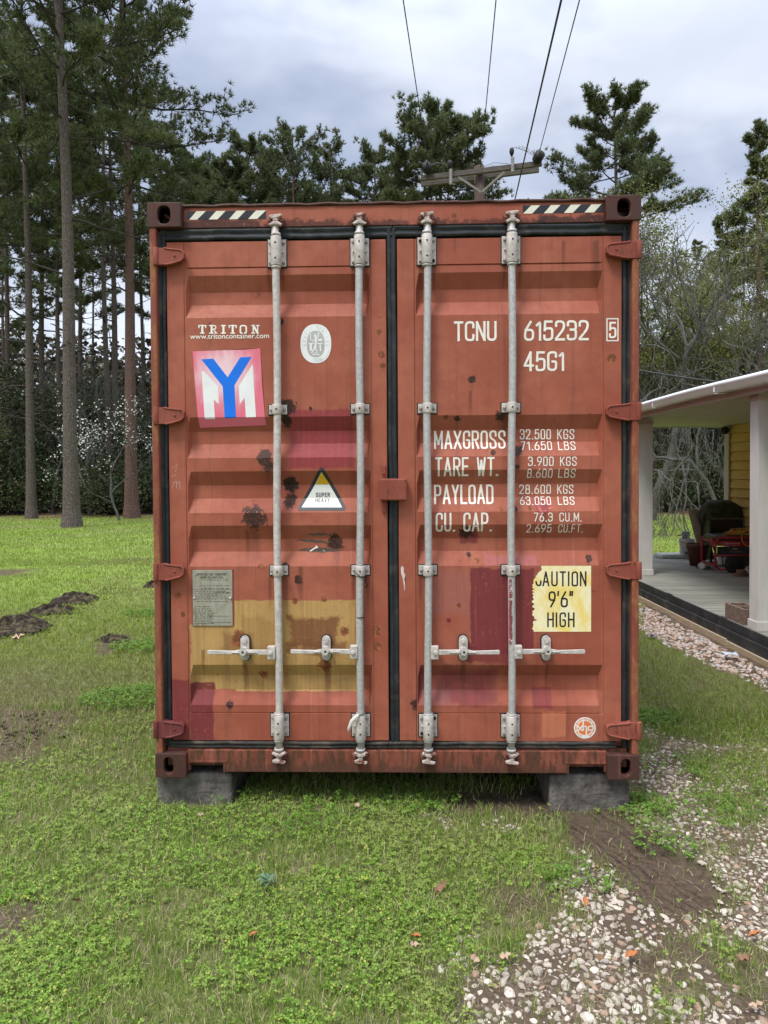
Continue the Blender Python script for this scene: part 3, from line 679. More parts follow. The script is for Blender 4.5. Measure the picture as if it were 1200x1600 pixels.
# doors : corrugation profile by height
def zz(v): return XZ(600, v, .06)[1]
RIBS = [(428, 452, 472, 494), (650, 672, 692, 714), (735, 757, 778, 800), (820, 842, 862, 884), (1038, 1057, 1080, 1101)]
PRO = []    # (z, depth)
for a, b_, c_, d_ in RIBS: PRO += [(zz(a), YS), (zz(b_), YP), (zz(c_), YP), (zz(d_), YS)]
ztop, zbot = XZ(600, 374)[1], XZ(600, 1157)[1]
g1, g2 = zz(416), zz(1113)
PRO += [(ztop, YS), (g1+.004, YS), (g1+.002, YS+.008), (g1-.002, YS+.008), (g1-.004, YS+.001), (g2+.003, YS), (g2+.001, YS+.005), (g2-.001, YS+.005), (g2-.003, YS-.002), (zbot, YS-.002)]
PRO = sorted(PRO); PZ = np.array([q[0] for q in PRO]); PY = np.array([q[1] for q in PRO])
def surf(z): return float(np.interp(z, PZ, PY))
BR = [zz(v) for r in RIBS for v in r]
def door(name, lab, xa, xb, pa, pb, mpan):
    """xa..xb the whole leaf, pa..pb the corrugated panel"""
    b = MB(); xs = [pa, pa+.006, pa+.022, pa+.03, pb-.03, pb-.022, pb-.006, pb]; ramp = [0, 0, 1, 1, 1, 1, 0, 0]
    xs = xs[:4]+list(np.linspace(pa+.03, pb-.03, 14)[1:-1])+xs[4:]; ramp = ramp[:4]+[1]*12+ramp[4:]
    rnd = random.Random(3)
    rows = []
    for z, dy in zip(PZ, PY):
        isrib = dy > YS+.02
        rows.append([b.bm.verts.new((x, YS+(dy-YS)*(r if (isrib or dy > YS) else 1), z)) for x, r in zip(xs, ramp)])
    for A, B_ in zip(rows, rows[1:]):
        for i in range(len(xs)-1): b._f([A[i], A[i+1], B_[i+1], B_[i]])
    D = cpart(b, 'door', mpan, recalc=True); tag(D, lab)
    for (a, c2) in ((xa, pa-.0008), (pb+.0008, xb)):
        b = MB(); b.b2(a, c2, YD, YD+.045, zbot, ztop); b.build('door_stile', P_stile, D, .004)
    return D
xl0, xl1, pl0, pl1 = XZ(264, 700)[0], XZ(605, 700)[0], XZ(291, 700)[0], XZ(581, 700)[0]
xr0, xr1, pr0, pr1 = XZ(622, 700)[0], XZ(971, 700)[0], XZ(649, 700)[0], XZ(943, 700)[0]
DL = door('door', 'left container door with yellow brown patch and pink logo sticker', xl0, xl1, pl0, pl1, P_left)
DR = door('door', 'right container door with weight markings and yellow caution panel', xr0, xr1, pr0, pr1, P_right)
# gaskets
def gasket(pts, w, mat, parent, yb, h=.016):
    b = MB()
    for (x0, z0), (x1, z1) in zip(pts, pts[1:]):
        n = 26; 
        dx, dz = x1-x0, z1-z0; L = math.hypot(dx, dz); px_, pz_ = -dz/L, dx/L
        prof = [(-w/2, 0), (-w/2+.002, -h*.7), (-w*.28, -h), (-w*.12, -h*.55), (w*.08, -h*.62), (w*.2, -h*1.05), (w/2-.002, -h*.75), (w/2, 0)]
        prev = None
        for k in range(n+1):
            t = k/n; wob = .0022*math.sin(k*1.3+x0*9)*math.sin(k*.41+2)
            cur = [b.bm.verts.new((x0+dx*t+px_*(q+wob), yb+yy, z0+dz*t+pz_*(q+wob))) for q, yy in prof]
            if prev:
                for i in range(len(prof)-1): b._f([prev[i], prev[i+1], cur[i+1], cur[i]], True)
            prev = cur
    return b.build('door_gasket', mat, parent)
zG = (zg0+zg1)/2; zB = XZ(600, 1163.5)[1]
gasket([(XZ(255.5, 700)[0], zbot-.03), (XZ(255.5, 700)[0], ztop+.05)], .050, M_gask, DL, YD+.010)
gasket([(XZ(980, 700)[0], zbot-.03), (XZ(980, 700)[0], ztop+.05)], .052, M_gask, DR, YD+.010)
gasket([(XZ(251, 363)[0], zG), (XZ(612, 363)[0], zG+.002)], .062, M_gask, DL, YD+.012)
gasket([(XZ(614, 363)[0], zG+.004), (XZ(985, 363)[0], zG)], .060, M_gask, DR, YD+.012)
gasket([(XZ(266, 1163)[0], zB), (XZ(606, 1163)[0], zB-.001)], .034, M_gaskd, DL, YD+.006)
gasket([(XZ(607, 1163)[0], zB), (XZ(962, 1163)[0], zB+.004)], .034, M_gaskd, DR, YD+.006)
gasket([(XZ(615, 700)[0], zB), (XZ(613, 700)[0], zG+.02)], .047, M_gask, DL, YD+.014, .02)

# locking gear
RODS = [(431, 436, 'L', DL), (561.5, 563.5, 'L', DL), (667, 669.5, 'R', DR), (800, 799, 'R', DR)]
YR = .012
yr = YR
for ri, (ut, ub, side, D) in enumerate(RODS):
    xt, zt_ = XZ(ut, 350, YR); xb_, zb_ = XZ(ub, 1178, YR)
    rx = lambda z: xb_+(xt-xb_)*(z-zb_)/(zt_-zb_)
    def Zp(v): return XZ(600, v, YR)[1]
    b = MB(); wob = [(0, 0)]*9
    pts = []
    for k in range(13):
        z = zb_+(zt_-zb_)*k/12; pts.append((rx(z)+.0035*math.sin(k*.9+ri*2), YR, z))
    b.tube(pts, .0185, 20); 
    for v in (349, 364, 415.5, 1116, 1157, 1171): b.tube([(rx(Zp(v)), YR, Zp(v)-.006), (rx(Zp(v)), YR, Zp(v)+.006)], .0235, 20)
    rod = b.build('lock_rod', M_galvp if ri == 0 else M_galv, D)
    if ri == 3:
        b = MB(); n = 8
        rr = random.Random(4)
        prevv = None
        for k in range(15):
            z = Zp(905+k*7.2); w = .35+.4*rr.random(); 
            cur = [b.bm.verts.new((rx(z)+math.sin(a)*.0190, YR-math.cos(a)*.0190, z)) for a in (-.75-.1*rr.random(), -.5, -.25, w-.55)]
            if prevv:
                for i in range(3): b._f([prevv[i], prevv[i+1], cur[i+1], cur[i]], True)
            prevv = cur
        b.build('paint_smear', simple('maroon_paint_smear', (.22, .05, .055), .6, .3, dirt=(.5, .45, .42), dscale=40, dth=(.55, .6)), D, recalc=False)
    def plate(v0, v1, w, big, D=D, rx=rx, Zp=Zp, ri=ri):
        z0, z1 = Zp(v1), Zp(v0); zc = (z0+z1)/2; x = rx(zc); yb = YD+.004
        b = MB(); hw = w/2
        # black backing rubber
        b.mi = 1; b.b2(x-hw-.005, x+hw+.005, yb-.004, yb+.001, z0-.006, z1+.005); b.mi = 0
        b.b2(x-hw, x+hw, yb-.010, yb-.0045, z0, z1)
        if big:
            b.tube([(x, YR, z0-.004), (x, YR, z1+.006)], .0265, 24)
            for q in (-1, 1): b.b2(x+q*.012, x+q*.036, yb-.024, yb-.0105, zc-.004, zc+.004); b.b2(x-.026, x+.026, YR, yb-.0102, z0+.004, z1-.004) if q == 1 else None
        else:
            b.tube([(x, YR, z0-.001), (x, YR, z1+.001)], .0245, 24); b.b2(x-.0245, x+.0245, YR, yb-.0102, z0+.002, z1-.002)
        M_ = M_galvp
        b.build('rod_bracket', [M_, M_gask], D, .003)
        c = [(q, zq) for q in (-1, 1) for zq in ((z0+.018, z1-.018) if big else (zc,))]
        for i, (q, zq) in enumerate(c):
            b = MB(); b.mi = 1 if (big and (ri, i, v0 < 600) in ((2, 1, True), (2, 2, True), (2, 0, False), (2, 3, False))) else 0
            b.tube([(x+q*(hw-.013), yb-.0102, zq), (x+q*(hw-.013), yb-.018, zq)], .0082, 6); b.tube([(x+q*(hw-.013), yb-.0182, zq), (x+q*(hw-.013), yb-.0205, zq)], [.0075, .004], 12)
            b.build('bolt', [M_bolt, M_boltb], D)
        for zq in ((z0+.03, z1-.03) if big else (zc,)):
            yy = YR-.0265 if big else YR-.0245; b = MB(); b.tube([(x, yy+.002, zq), (x, yy-.0015, zq)], .0045, 12); b.build('grease_nipple', M_boltb, D)
    plate(369, 412, .092, True); plate(1119, 1154, .092, True)
    plate(630.5, 645.5, .092, False); plate(884.5, 899.5, .092, False)
    # cams and keepers
    for (v, top) in ((344, True), (1182, False)):
        z = Zp(v); x = rx(z); s = 1 if top else -1
        sx = 1 if ri < 2 else -1
        b = MB()
        b.b2(x-.012, x+.012, YR-.02, YR+.022, z-.022, z+.022)
        b.prism([(x-.034, z+s*.016), (x-.030, z+s*.028), (x+.030, z+s*.034), (x+.036, z+s*.022), (x+.012, z+s*.014), (x-.012, z+s*.008)], YR-.022, YR-.004)
        b.prism([(x-.034, z-s*.018), (x-.012, z-s*.004), (x+.012, z-s*.002), (x+.038*sx*sx, z-s*.020), (x+.030, z-s*.028), (x-.002, z-s*.018), (x-.028, z-s*.028)], YR-.024, YR-.002)
        b.tube([(x, YR, z-s*.038), (x, YR, z-s*.012)], [.019, .015], 14)
        b.build('lock_cam', M_cam, D, .004)
        b = MB()
        for q in (-1, 1): b.box((x+q*.028, YR+.012, z+.002), (.024, .034, .034), Matrix.Rotation(R(12*q), 3, 'Y')); b.tube([(x+q*.030, YR-.012, z+.004), (x+q*.030, YR+.0, z+.004)], [.008, .013], 8)
        b.b2(x-.04, x+.04, YD-.022, YD-.008, z-.016, z+.018)
        b.build('cam_keeper', M_camr, D, .005)
# handles
for (rod, hub, end, v, D) in ((431.5+3, 381, 325, 1019, DL), (563, 509, 455, 1018, DL), (669, 724.5, 780, 1019, DR), (799.5, 855, 913, 1018, DR)):
    s = 1 if end > rod else -1; yh = .004
    X_ = lambda u: XZ(u, v, yh)[0]; Z_ = lambda q: XZ(600, q, yh)[1]
    b = MB(); zc = Z_(v)
    x0 = X_(rod+s*4); x1 = X_(rod+s*16)
    b.b2(x0, x1, yh-.016, yh+.016, zc-.034, zc+.032); b.tube([((x0+x1)/2+s*.004, yh-.017, zc), ((x0+x1)/2+s*.004, yh-.026, zc)], .0125, 6)
    b.build('handle_socket', M_galvp, D, .004)
    b = MB(); xh = X_(hub); xe = X_(end); xm = X_(hub+s*16)
    b.prism([(x1-s*.004, zc-.013), (x1-s*.004, zc+.013), (xh-s*.02, zc+.014), (xh, zc+.018), (xh+s*.025, zc+.013), (xm, zc+.008), (xe, zc+.012), (xe+s*.004, zc+.002), (xe, zc-.010), (xm, zc-.010), (xh+s*.02, zc-.012), (xh, zc-.014), (xh-s*.03, zc-.010)][::s], yh-.010, yh+.002)
    b.prism([(xh-s*.075, zc+.002), (xh-s*.02, zc+.009), (xh+s*.06, zc+.004), (xh+s*.06, zc-.002), (xh-s*.02, zc-.004)][::s], yh-.018, yh-.0102)
    b.build('lock_handle', M_galvp, D, .003)
    b = MB(); z0, z1 = Z_(1034), Z_(995)
    n = 10; po = [(xh+.022*math.cos(a), z1-.022+.022*math.sin(a)) for a in np.linspace(0, math.pi, n)]+[(xh+.022*math.cos(a), z0+.022+.022*math.sin(a)) for a in np.linspace(math.pi, 2*math.pi, n)]
    b.mi = 1; b.prism([(xh+(p[0]-xh)*1.17, (z0+z1)/2+(p[1]-(z0+z1)/2)*1.07) for p in po], YD-.008, YD+.004); b.mi = 0
    b.prism(po, YD-.020, YD-.0085)
    for zq in (z1-.024, z0+.024): b.tube([(xh, YD-.0205, zq), (xh, YD-.032, zq)], .012, 6)
    b.tube([(xh, yh-.024, zc+.006), (xh, YD-.02, zc+.006)], [.014, .02], 14)
    b.prism([(xh-.022, zc+.014), (xh-.006, zc+.032), (xh+.010, zc+.028), (xh+.022, zc+.010), (xh+.006, zc-.014), (xh-.014, zc-.008)], yh-.026, yh-.0185)
    b.mi = 1; b.tube([(xh, yh-.0262, zc+.006), (xh, yh-.0275, zc+.006)], .006, 10)
    b.build('handle_catch', [M_galvp, M_gask], D, .003)
# hinges
for sgn, D in ((-1, DL), (1, DR)):
    for i, v in enumerate((397, 647, 892, 1139)):
        w0 = XZ(244 if sgn < 0 else 998, v, .02)[0]; w1 = XZ(288 if sgn < 0 else 947, v, .02)[0]; z = XZ(600, v, .02)[1]; h = .042
        b = MB(); s = -sgn
        po = [(w0, z-h), (w0, z+h), (w0+s*.045, z+h*.98), (w0+s*.06, z+h*.86), (w1-s*.012, z+h*.66), (w1, z+h*.42), (w1, z-h*.25), (w1-s*.014, z-h*.55), (w0+s*.085, z-h*.86), (w0+s*.05, z-h)]
        b.prism(po[::s], .002, YD-.004)
        # raised rolled rim
        b.tube([(p[0], .003, p[1]) for p in po[2:]], .0055, 8)
        b.tube([(w0+s*.004, .006, z-h-.002), (w0+s*.004, .006, z+h+.002)], .014, 14)
        b.tube([(w1-s*.045, .001, z+.002), (w1-s*.045, -.003, z+.002)], .006, 8)
        b.build('hinge', P_hinge_m if (v > 1100 and sgn < 0) else P_hinge, D, .003)
# centre lock box and its two tabs
x0, z1 = XZ(593, 748, .0); x1, z0 = XZ(636, 782, .0)
b = MB(); b.b2(x0, x1, -.006, YD-.004, z0, z1); cb = b.build('lock_box', P_hinge, DL, .007)
b = MB(); xa, xb_ = XZ(597, 740)[0], XZ(603, 740)[0]
b.b2(xa, xb_, YD-.018, YD-.0005, XZ(0, 745)[1], XZ(0, 731)[1]); b.build('lock_tab', P_hinge, DL, .003); b = MB(); b.b2(xa, xb_, YD-.018, YD-.0005, XZ(0, 803)[1], XZ(0, 786)[1])
b.build('lock_tab', P_hinge, DL, .003)
# wire tie, strap
M_wire = simple('black_wire', (.01, .01, .012), .5, .4)
x, z = XZ(563, 898, YR)
b = MB(); b.tube([(x-.02, YR-.014, z+.012), (x-.004, YR-.024, z-.004), (x+.018, YR-.018, z-.012), (x+.030, YR+.0, z-.004), (x+.026, YR-.004, z-.035), (x+.034, YR, z-.05), (x+.026, YR, z-.066)], .0032, 8)
z2 = XZ(563, 964, YR)[1]; b.build('wire_tie', M_wire, DL); b = MB(); b.tube([(x+.0205*math.sin(a), YR-.0205*math.cos(a), z2+.001*math.sin(a*2)) for a in np.linspace(-1.6, 1.6, 12)], .0026, 6)
z3 = XZ(563, 1114, YR)[1]; b.build('wire_tie', M_wire, DL); b = MB(); b.tube([(x+.026*math.sin(a), YR-.026*math.cos(a), z3+.004*math.sin(a)) for a in np.linspace(-1.6, 1.6, 12)], .002, 6)
b.build('wire_tie', M_wire, DL)
M_strap = simple('white_plastic_strap', (.72, .66, .58), .45, .4, dirt=(.5, .42, .35))
P0 = [Vector((x-.012, YR-.028, z3+.002)), Vector((x-.026, YR-.034, z3-.006)), Vector((x-.045, YR-.030, z3-.03)), Vector((x-.062, YR-.022, z3-.07)), Vector((x-.066, YR-.022, z3-.092))]
b = MB(); ww = [.004, .007, .009, .006, .0005]; pv = None
for q, w in zip(P0, ww):
    cur = [b.bm.verts.new(q+Vector((-w, 0, w*.5))), b.bm.verts.new(q+Vector((w, -.004, -w*.5)))]
    if pv: b._f([pv[0], pv[1], cur[1], cur[0]], True)
    pv = cur
o = b.build('strap_tail', M_strap, DL, recalc=False); sm_ = o.modifiers.new('solid', 'SOLIDIFY'); sm_.thickness = .0015

# ------------------------------------------------------------------ stickers and lettering laid onto the corrugated doors
def decal(name, polys, mat, parent, off=.0012, flat=None, lab=None):
    """polys: list of (list of (x, z), layer)"""
    bm = bmesh.new()
    for poly, lay in polys:
        t = bmesh.new(); vs = [t.verts.new((x, 0, z)) for x, z in poly]
        try: t.faces.new(vs)
        except ValueError: t.free(); continue
        bmesh.ops.triangulate(t, faces=t.faces[:])
        if flat is None:
            zs = [p_[1] for p_ in poly]
            for zc in BR:
                if min(zs) < zc < max(zs): bmesh.ops.bisect_plane(t, geom=t.verts[:]+t.edges[:]+t.faces[:], plane_co=(0, 0, zc), plane_no=(0, 0, 1), dist=1e-6)
        for v in t.verts: v.co.y = (surf(v.co.z) if flat is None else flat)-off-lay*.00016
        for f in t.faces:
            if f.normal.y > 0: f.normal_flip()
        me = bpy.data.meshes.new('t'); t.to_mesh(me); t.free(); bm.from_mesh(me); bpy.data.meshes.remove(me)
    bmesh.ops.recalc_face_normals(bm, faces=bm.faces[:])
    for f in bm.faces:
        f.normal_update()
        if f.normal.y > 0: f.normal_flip()
    me = bpy.data.meshes.new(name); bm.to_mesh(me); bm.free()
    o = link(name, me, mat, parent)
    if lab: tag(o, lab)
    return o
def pp(pts, y=.05): return [XZ(u, v, y) for u, v in pts]
def fil(pts, r, n=4):
    out = [pts[0]]
    for a, b, c in zip(pts, pts[1:], pts[2:]):
        a, b, c = map(Vector, (a, b, c)); l1 = (a-b).length; l2 = (c-b).length
        q = min(r, l1*.5, l2*.5)
        if q < 1e-4: out.append(tuple(b)); continue
        s = b+(a-b)/l1*q; e = b+(c-b)/l2*q
        for k in range(n+1):
            t = k/n; out.append(tuple(s*(1-t)**2+b*2*t*(1-t)+e*t*t))
    out.append(pts[-1]); return out
W_ = .40
def closed(pts): return pts+[pts[0]]
def rr_(x0, x1, z0, z1): m_ = (x0+x1)/2; return [(m_, z0), (x0, z0), (x0, z1), (x1, z1), (x1, z0), (m_, z0)]
GL = {
 'T': (W_, [[(0, 1), (W_, 1)], [(W_/2, 1), (W_/2, 0)]]), 'C': (W_, [[(W_, .72), (W_, 1), (0, 1), (0, 0), (W_, 0), (W_, .28)]]),
 'N': (W_, [[(0, 0), (0, 1)], [(0, 1), (W_, 0)], [(W_, 0), (W_, 1)]]), 'U': (W_, [[(0, 1), (0, 0), (W_, 0), (W_, 1)]]),
 'G': (W_, [[(W_, .75), (W_, 1), (0, 1), (0, 0), (W_, 0), (W_, .48), (W_*.55, .48)]]), 'M': (W_*1.25, [[(0, 0), (0, 1)], [(0, 1), (W_*.62, .25)], [(W_*.62, .25), (W_*1.25, 1)], [(W_*1.25, 1), (W_*1.25, 0)]]),
 'A': (W_*1.1, [[(0, 0), (W_*.55, 1)], [(W_*.55, 1), (W_*1.1, 0)], [(W_*.2, .28), (W_*.9, .28)]]), 'X': (W_*1.1, [[(0, 0), (W_*1.1, 1)], [(0, 1), (W_*1.1, 0)]]),
 'R': (W_, [[(0, 0), (0, 1)], [(0, 1), (W_, 1), (W_, .5), (0, .5)], [(W_*.5, .5), (W_, 0)]]), 'O': (W_, [rr_(0, W_, 0, 1)]), '0': (W_*.95, [rr_(0, W_*.95, 0, 1)]),
 'S': (W_, [[(W_, .74), (W_, 1), (0, 1), (0, .60), (W_, .42), (W_, 0), (0, 0), (0, .26)]]), 'E': (W_*.9, [[(0, 0), (0, 1)], [(0, 1), (W_*.9, 1)], [(0, 0), (W_*.9, 0)], [(0, .52), (W_*.8, .52)]]),
 'W': (W_*1.3, [[(0, 1), (W_*.32, 0)], [(W_*.32, 0), (W_*.65, .85)], [(W_*.65, .85), (W_*.98, 0)], [(W_*.98, 0), (W_*1.3, 1)]]), 'P': (W_, [[(0, 0), (0, 1)], [(0, 1), (W_, 1), (W_, .45), (0, .45)]]),
 'Y': (W_, [[(0, 1), (W_/2, .48)], [(W_, 1), (W_/2, .48)], [(W_/2, .48), (W_/2, 0)]]), 'L': (W_*.9, [[(0, 1), (0, 0)], [(0, 0), (W_*.9, 0)]]),
 'D': (W_, [[(0, 0), (0, 1)], [(0, 1), (W_, 1), (W_, 0), (0, 0)]]), 'K': (W_, [[(0, 0), (0, 1)], [(W_, 1), (.02, .42)], [(W_*.3, .58), (W_, 0)]]),
 'B': (W_, [[(0, 0), (0, 1)], [(0, 1), (W_*.92, 1), (W_*.92, .53), (0, .53)], [(0, .53), (W_, .53), (W_, 0), (0, 0)]]), 'F': (W_*.9, [[(0, 0), (0, 1)], [(0, 1), (W_*.9, 1)], [(0, .52), (W_*.8, .52)]]),
 'H': (W_, [[(0, 0), (0, 1)], [(W_, 0), (W_, 1)], [(0, .52), (W_, .52)]]), 'I': (.02, [[(0, 0), (0, 1)]]), 'V': (W_*1.05, [[(0, 1), (W_*.52, 0)], [(W_*.52, 0), (W_*1.05, 1)]]),
 '1': (W_*.45, [[(0, .80), (W_*.40, 1), (W_*.40, 0)]]), '2': (W_, [[(0, .76), (0, 1), (W_, 1), (W_, .60), (0, .05)], [(0, 0), (W_, 0)]]),
 '3': (W_, [[(0, .78), (0, 1), (W_, 1), (W_, .54), (W_*.35, .54)], [(W_*.35, .54), (W_, .54), (W_, 0), (0, 0), (0, .22)]]), '4': (W_*1.05, [[(W_*.75, 0), (W_*.75, 1)], [(W_*.75, 1), (0, .28)], [(0, .26), (W_*1.05, .26)]]),
 '5': (W_, [[(W_*.92, 1), (.04, 1)], [(.04, 1), (.02, .52)], [(.02, .55), (W_*.3, .63), (W_, .63), (W_, 0), (0, 0), (0, .22)]]), '6': (W_, [[(W_*.72, 1), (0, .48), (0, 0), (W_, 0), (W_, .56), (.03, .54)]]),
 '7': (W_, [[(0, 1), (W_, 1)], [(W_, 1), (W_*.25, 0)]]), '8': (W_, [rr_(0.02, W_-.02, .53, 1), rr_(0, W_, 0, .53)]), '9': (W_, [[(W_*.28, 0), (W_, .52), (W_, 1), (0, 1), (0, .44), (W_-.03, .46)]]),
 '.': (.06, [[(0, 0), (.06, 0)]]), "'": (.02, [[(.02, 1.02), (0, .78)]]), '"': (.14, [[(.02, 1.02), (0, .78)], [(.16, 1.02), (.14, .78)]]), ' ': (W_*.62, []),
 'h': (W_, [[(0, 0), (0, 1.25)], [(0, .7), (W_, .7), (W_, -.6)]]), 'x': (W_, [[(0, 0), (W_, .7)], [(0, .7), (W_, 0)]]), 'c': (W_, [[(W_, .7), (0, .7), (0, 0), (W_, 0)]]),
}
def ribbon(path, t):
    P_ = [Vector(p) for p in path]; P_ = [p for i, p in enumerate(P_) if i == 0 or (p-P_[i-1]).length > 1e-5]
    L, Rr = [], []
    for i, p in enumerate(P_):
        d0 = (p-P_[i-1]).normalized() if i else (P_[1]-p).normalized(); d1 = (P_[i+1]-p).normalized() if i < len(P_)-1 else d0
        if i == 0: p = p-d1*t*.5*.9
        if i == len(P_)-1: p = p+d0*t*.5*.9
        m_ = (d0+d1); m_ = m_.normalized() if m_.length > 1e-4 else d0
        n_ = Vector((-m_.y, m_.x)); k = t*.5/max(.5, n_.dot(Vector((-d0.y, d0.x)))); L.append(p+n_*k); Rr.append(p-n_*k)
    return [[tuple(L[i]), tuple(Rr[i]), tuple(Rr[i+1]), tuple(L[i+1])] for i in range(len(P_)-1)]
def word(s, u0, u1, v0, v1, t=.135, gap=.20, r=.2, y=.05, lay=0):
    """the word's ink fills the photo box u0..u1, v0..v1 on plane y"""
    x = 0; items = []
    for ch in s:
        w, st_ = GL[ch]
        for k, q in enumerate(st_): items.append(([(x+a, b) for a, b in fil(q, r)] if len(q) > 2 else [(x+a, b) for a, b in q], k))
        x += w+gap
    tot = x-gap; X0, Z1 = XZ(u0, v0, y); X1, Z0 = XZ(u1, v1, y); hh = (Z1-Z0)/(1+t); th = t
    sx_ = (X1-X0)/(tot+t*.85); out = []
    for path, k in items:
        # stroke width is measured in letter heights, so widen in an even space first
        path2 = [(a*sx_/hh, b) for a, b in path]
        for jq, q in enumerate(ribbon(path2, t*.9)): out.append(([(X0+t*.42*sx_+a*hh, Z0+th*.5*hh+b*hh) for a, b in q], lay+k+.06*jq))
    return out
LET = []
for a in (('TCNU', 709, 776, 502, 533), ('615232', 818.5, 920, 501, 532), ('45G1', 818, 882, 549, 580)): decal('code_lettering', word(a[0], *a[1:], t=.145), M_white, DR)
LET = []
for a in (('MAXGROSS', 679, 791, 672.5, 701), ('TARE WT.', 680, 779, 714.5, 744), ('PAYLOAD', 679, 772, 757.5, 788), ('CU. CAP.', 681, 769, 801, 831)): decal('weight_lettering', word(a[0], *a[1:], t=.125, gap=.24), M_white, DR)
for a in (('32.500', 814, 863, 670, 686), ('KGS', 873, 900, 670, 686), ('71.650', 815, 864, 689, 703), ('LBS', 873.5, 901, 689, 703), ('3.900', 825, 865, 713.5, 728), ('KGS', 875, 901, 713.5, 728), ('8.600', 824, 864, 732.5, 746.5), ('LBS', 873, 900, 732.5, 746.5),
          ('28.600', 813, 863, 757.5, 772), ('KGS', 873, 898.5, 757.5, 772), ('63.050', 813.5, 862.5, 776, 789), ('LBS', 873, 899.5, 776, 789), ('76.3', 834, 863.5, 801, 815), ('CU.M.', 874, 909, 801, 815), ('2.695', 823, 862.5, 819, 832.5), ('CU.FT.', 873, 912, 819, 832.5)):
    decal('weight_lettering', word(*a, t=.13, gap=.26), M_white, DR)
# check digit in its box, on the stile
LET = word('5', 951, 962.5, 503, 529, t=.15); bx = [(947, 497.5), (966, 497.5), (966, 533.5), (947, 533.5)]
for a, b_ in (((947, 497.5), (966, 499.3)), ((947, 531.7), (966, 533.5))): LET.append((pp([a, (b_[0], a[1]), b_, (a[0], b_[1])]), 1))
for a, b_ in (((947, 499.3), (948.8, 531.7)), ((964.2, 499.3), (966, 531.7))): LET.append((pp([a, (b_[0], a[1]), b_, (a[0], b_[1])]), 1))
decal('check_digit', LET, M_white, DR, flat=YD)
# slab-serif name and web address
TR = {'T': (9, [[(.5, 0), (.5, 1)]], [[(0, 1), (1, 1)], [(.25, 0), (.75, 0)], [(0.04, 1), (.04, .72)], [(.96, 1), (.96, .72)]]), 'R': (9, [[(.28, 0), (.28, 1)]], [[(0, 1), (.3, 1), (.85, 1), (.85, .52), (.3, .52)], [(.55, .52), (.9, 0)], [(0, 0), (.5, 0)], [(.75, 0), (1, 0)]]),
      'I': (6, [[(.5, 0), (.5, 1)]], [[(0, 1), (1, 1)], [(0, 0), (1, 0)]]), 'O': (9, [], [[(.5, 0), (.1, 0), (.1, 1), (.9, 1), (.9, 0), (.5, 0)]]), 'N': (9, [[(.2, 1), (.8, 0)]], [[(.2, 0), (.2, 1)], [(.8, 0), (.8, 1)], [(0, 1), (.3, 1)], [(0, 0), (.4, 0)], [(.62, 1), (1, 1)]])}
LET = []
for ch, u in zip('TRITON', (310.5, 327.5, 346, 358, 374.5, 393.5)):
    w, fat, thin = TR[ch]; wpx = 11.5 if ch != 'I' else 6.5
    for k, (st_, t) in enumerate([(q, .27) for q in fat]+[(q, .15) for q in thin]):
        st2 = fil([(a*wpx/12.2, b) for a, b in st_], .28) if ch in 'RO' and len(st_) > 3 else [(a*wpx/12.2, b) for a, b in st_]
        for q in ribbon(st2, t if ch != 'O' else .2): LET.append((pp([(u+a*12.2, 520.5-b*11.6) for a, b in q]), k))
decal('name_lettering', LET, M_white, DL)
def bfont(name, s, u0, u1, vb, mat, parent, hpx, off=.0012, y=None, bold=0.0):
    cu = bpy.data.curves.new(name, 'FONT'); cu.body = s; cu.size = 1; cu.offset = bold; t = bpy.data.objects.new(name, cu); COL.objects.link(t)
    dg = bpy.context.evaluated_depsgraph_get(); dg.update(); me = bpy.data.meshes.new_from_object(t.evaluated_get(dg)); bpy.data.objects.remove(t)
    V = np.array([v.co[:] for v in me.vertices]); x0, x1 = V[:, 0].min(), V[:, 0].max(); hh = V[:, 1].max()
    X0, Zb_ = XZ(u0, vb); X1, Zt = XZ(u1, vb-hpx); kx = (X1-X0)/(x1-x0); kz = (Zt-Zb_)/hh
    P_ = []
    for f in me.polygons: P_.append(([(X0+(me.vertices[i].co.x-x0)*kx, Zb_+me.vertices[i].co.y*kz) for i in f.vertices], 0))
    bpy.data.meshes.remove(me)
    return decal(name, P_, mat, parent, off=off)
bfont('web_address', 'www.tritoncontainer.com', 297, 420.5, 529.6, M_white, DL, 8.6, bold=.008)
# hazard stripe decals on the header
M_stripe_w = simple('stripe_cream', (.74, .70, .56), .5, .4, var=.05, dirt=(.75, .36, .06), dscale=16, dth=(.60, .70))
M_stripe_b = simple('stripe_black', (.018, .019, .024), .5, .4)
YH = YD-.006
def stripes(bl, wh):
    o = decal('hazard_stripe', [(pp(bl, YH), 0)], M_stripe_b, C, flat=YH); decal('stripe_band', [(pp(w, YH), 2) for w in wh], M_stripe_w, o, flat=YH)
stripes([(292, 343.4), (292, 330.4), (415.7, 328.8), (415.7, 342)], [[(295.7, 343.5), (308, 343.3), (321.7, 330), (307, 330.2)], [(326, 343.1), (340, 342.9), (352.7, 329.6), (338, 329.8)], [(357.7, 342.8), (371, 342.6), (384, 329.2), (369.4, 329.4)], [(387.7, 342.4), (402, 342.2), (415.6, 328.8), (400, 329)]])
stripes([(816.7, 334), (816.7, 321.4), (943, 319), (943, 331.8)], [[(817.2, 334), (831.5, 333.8), (844, 320.8), (830, 321)], [(849.5, 333.5), (863, 333.2), (876, 320.2), (861, 320.5)], [(881, 332.9), (895, 332.7), (907.5, 319.6), (892, 319.9)], [(913, 332.3), (928, 332), (939.8, 319), (924, 319.4)]])
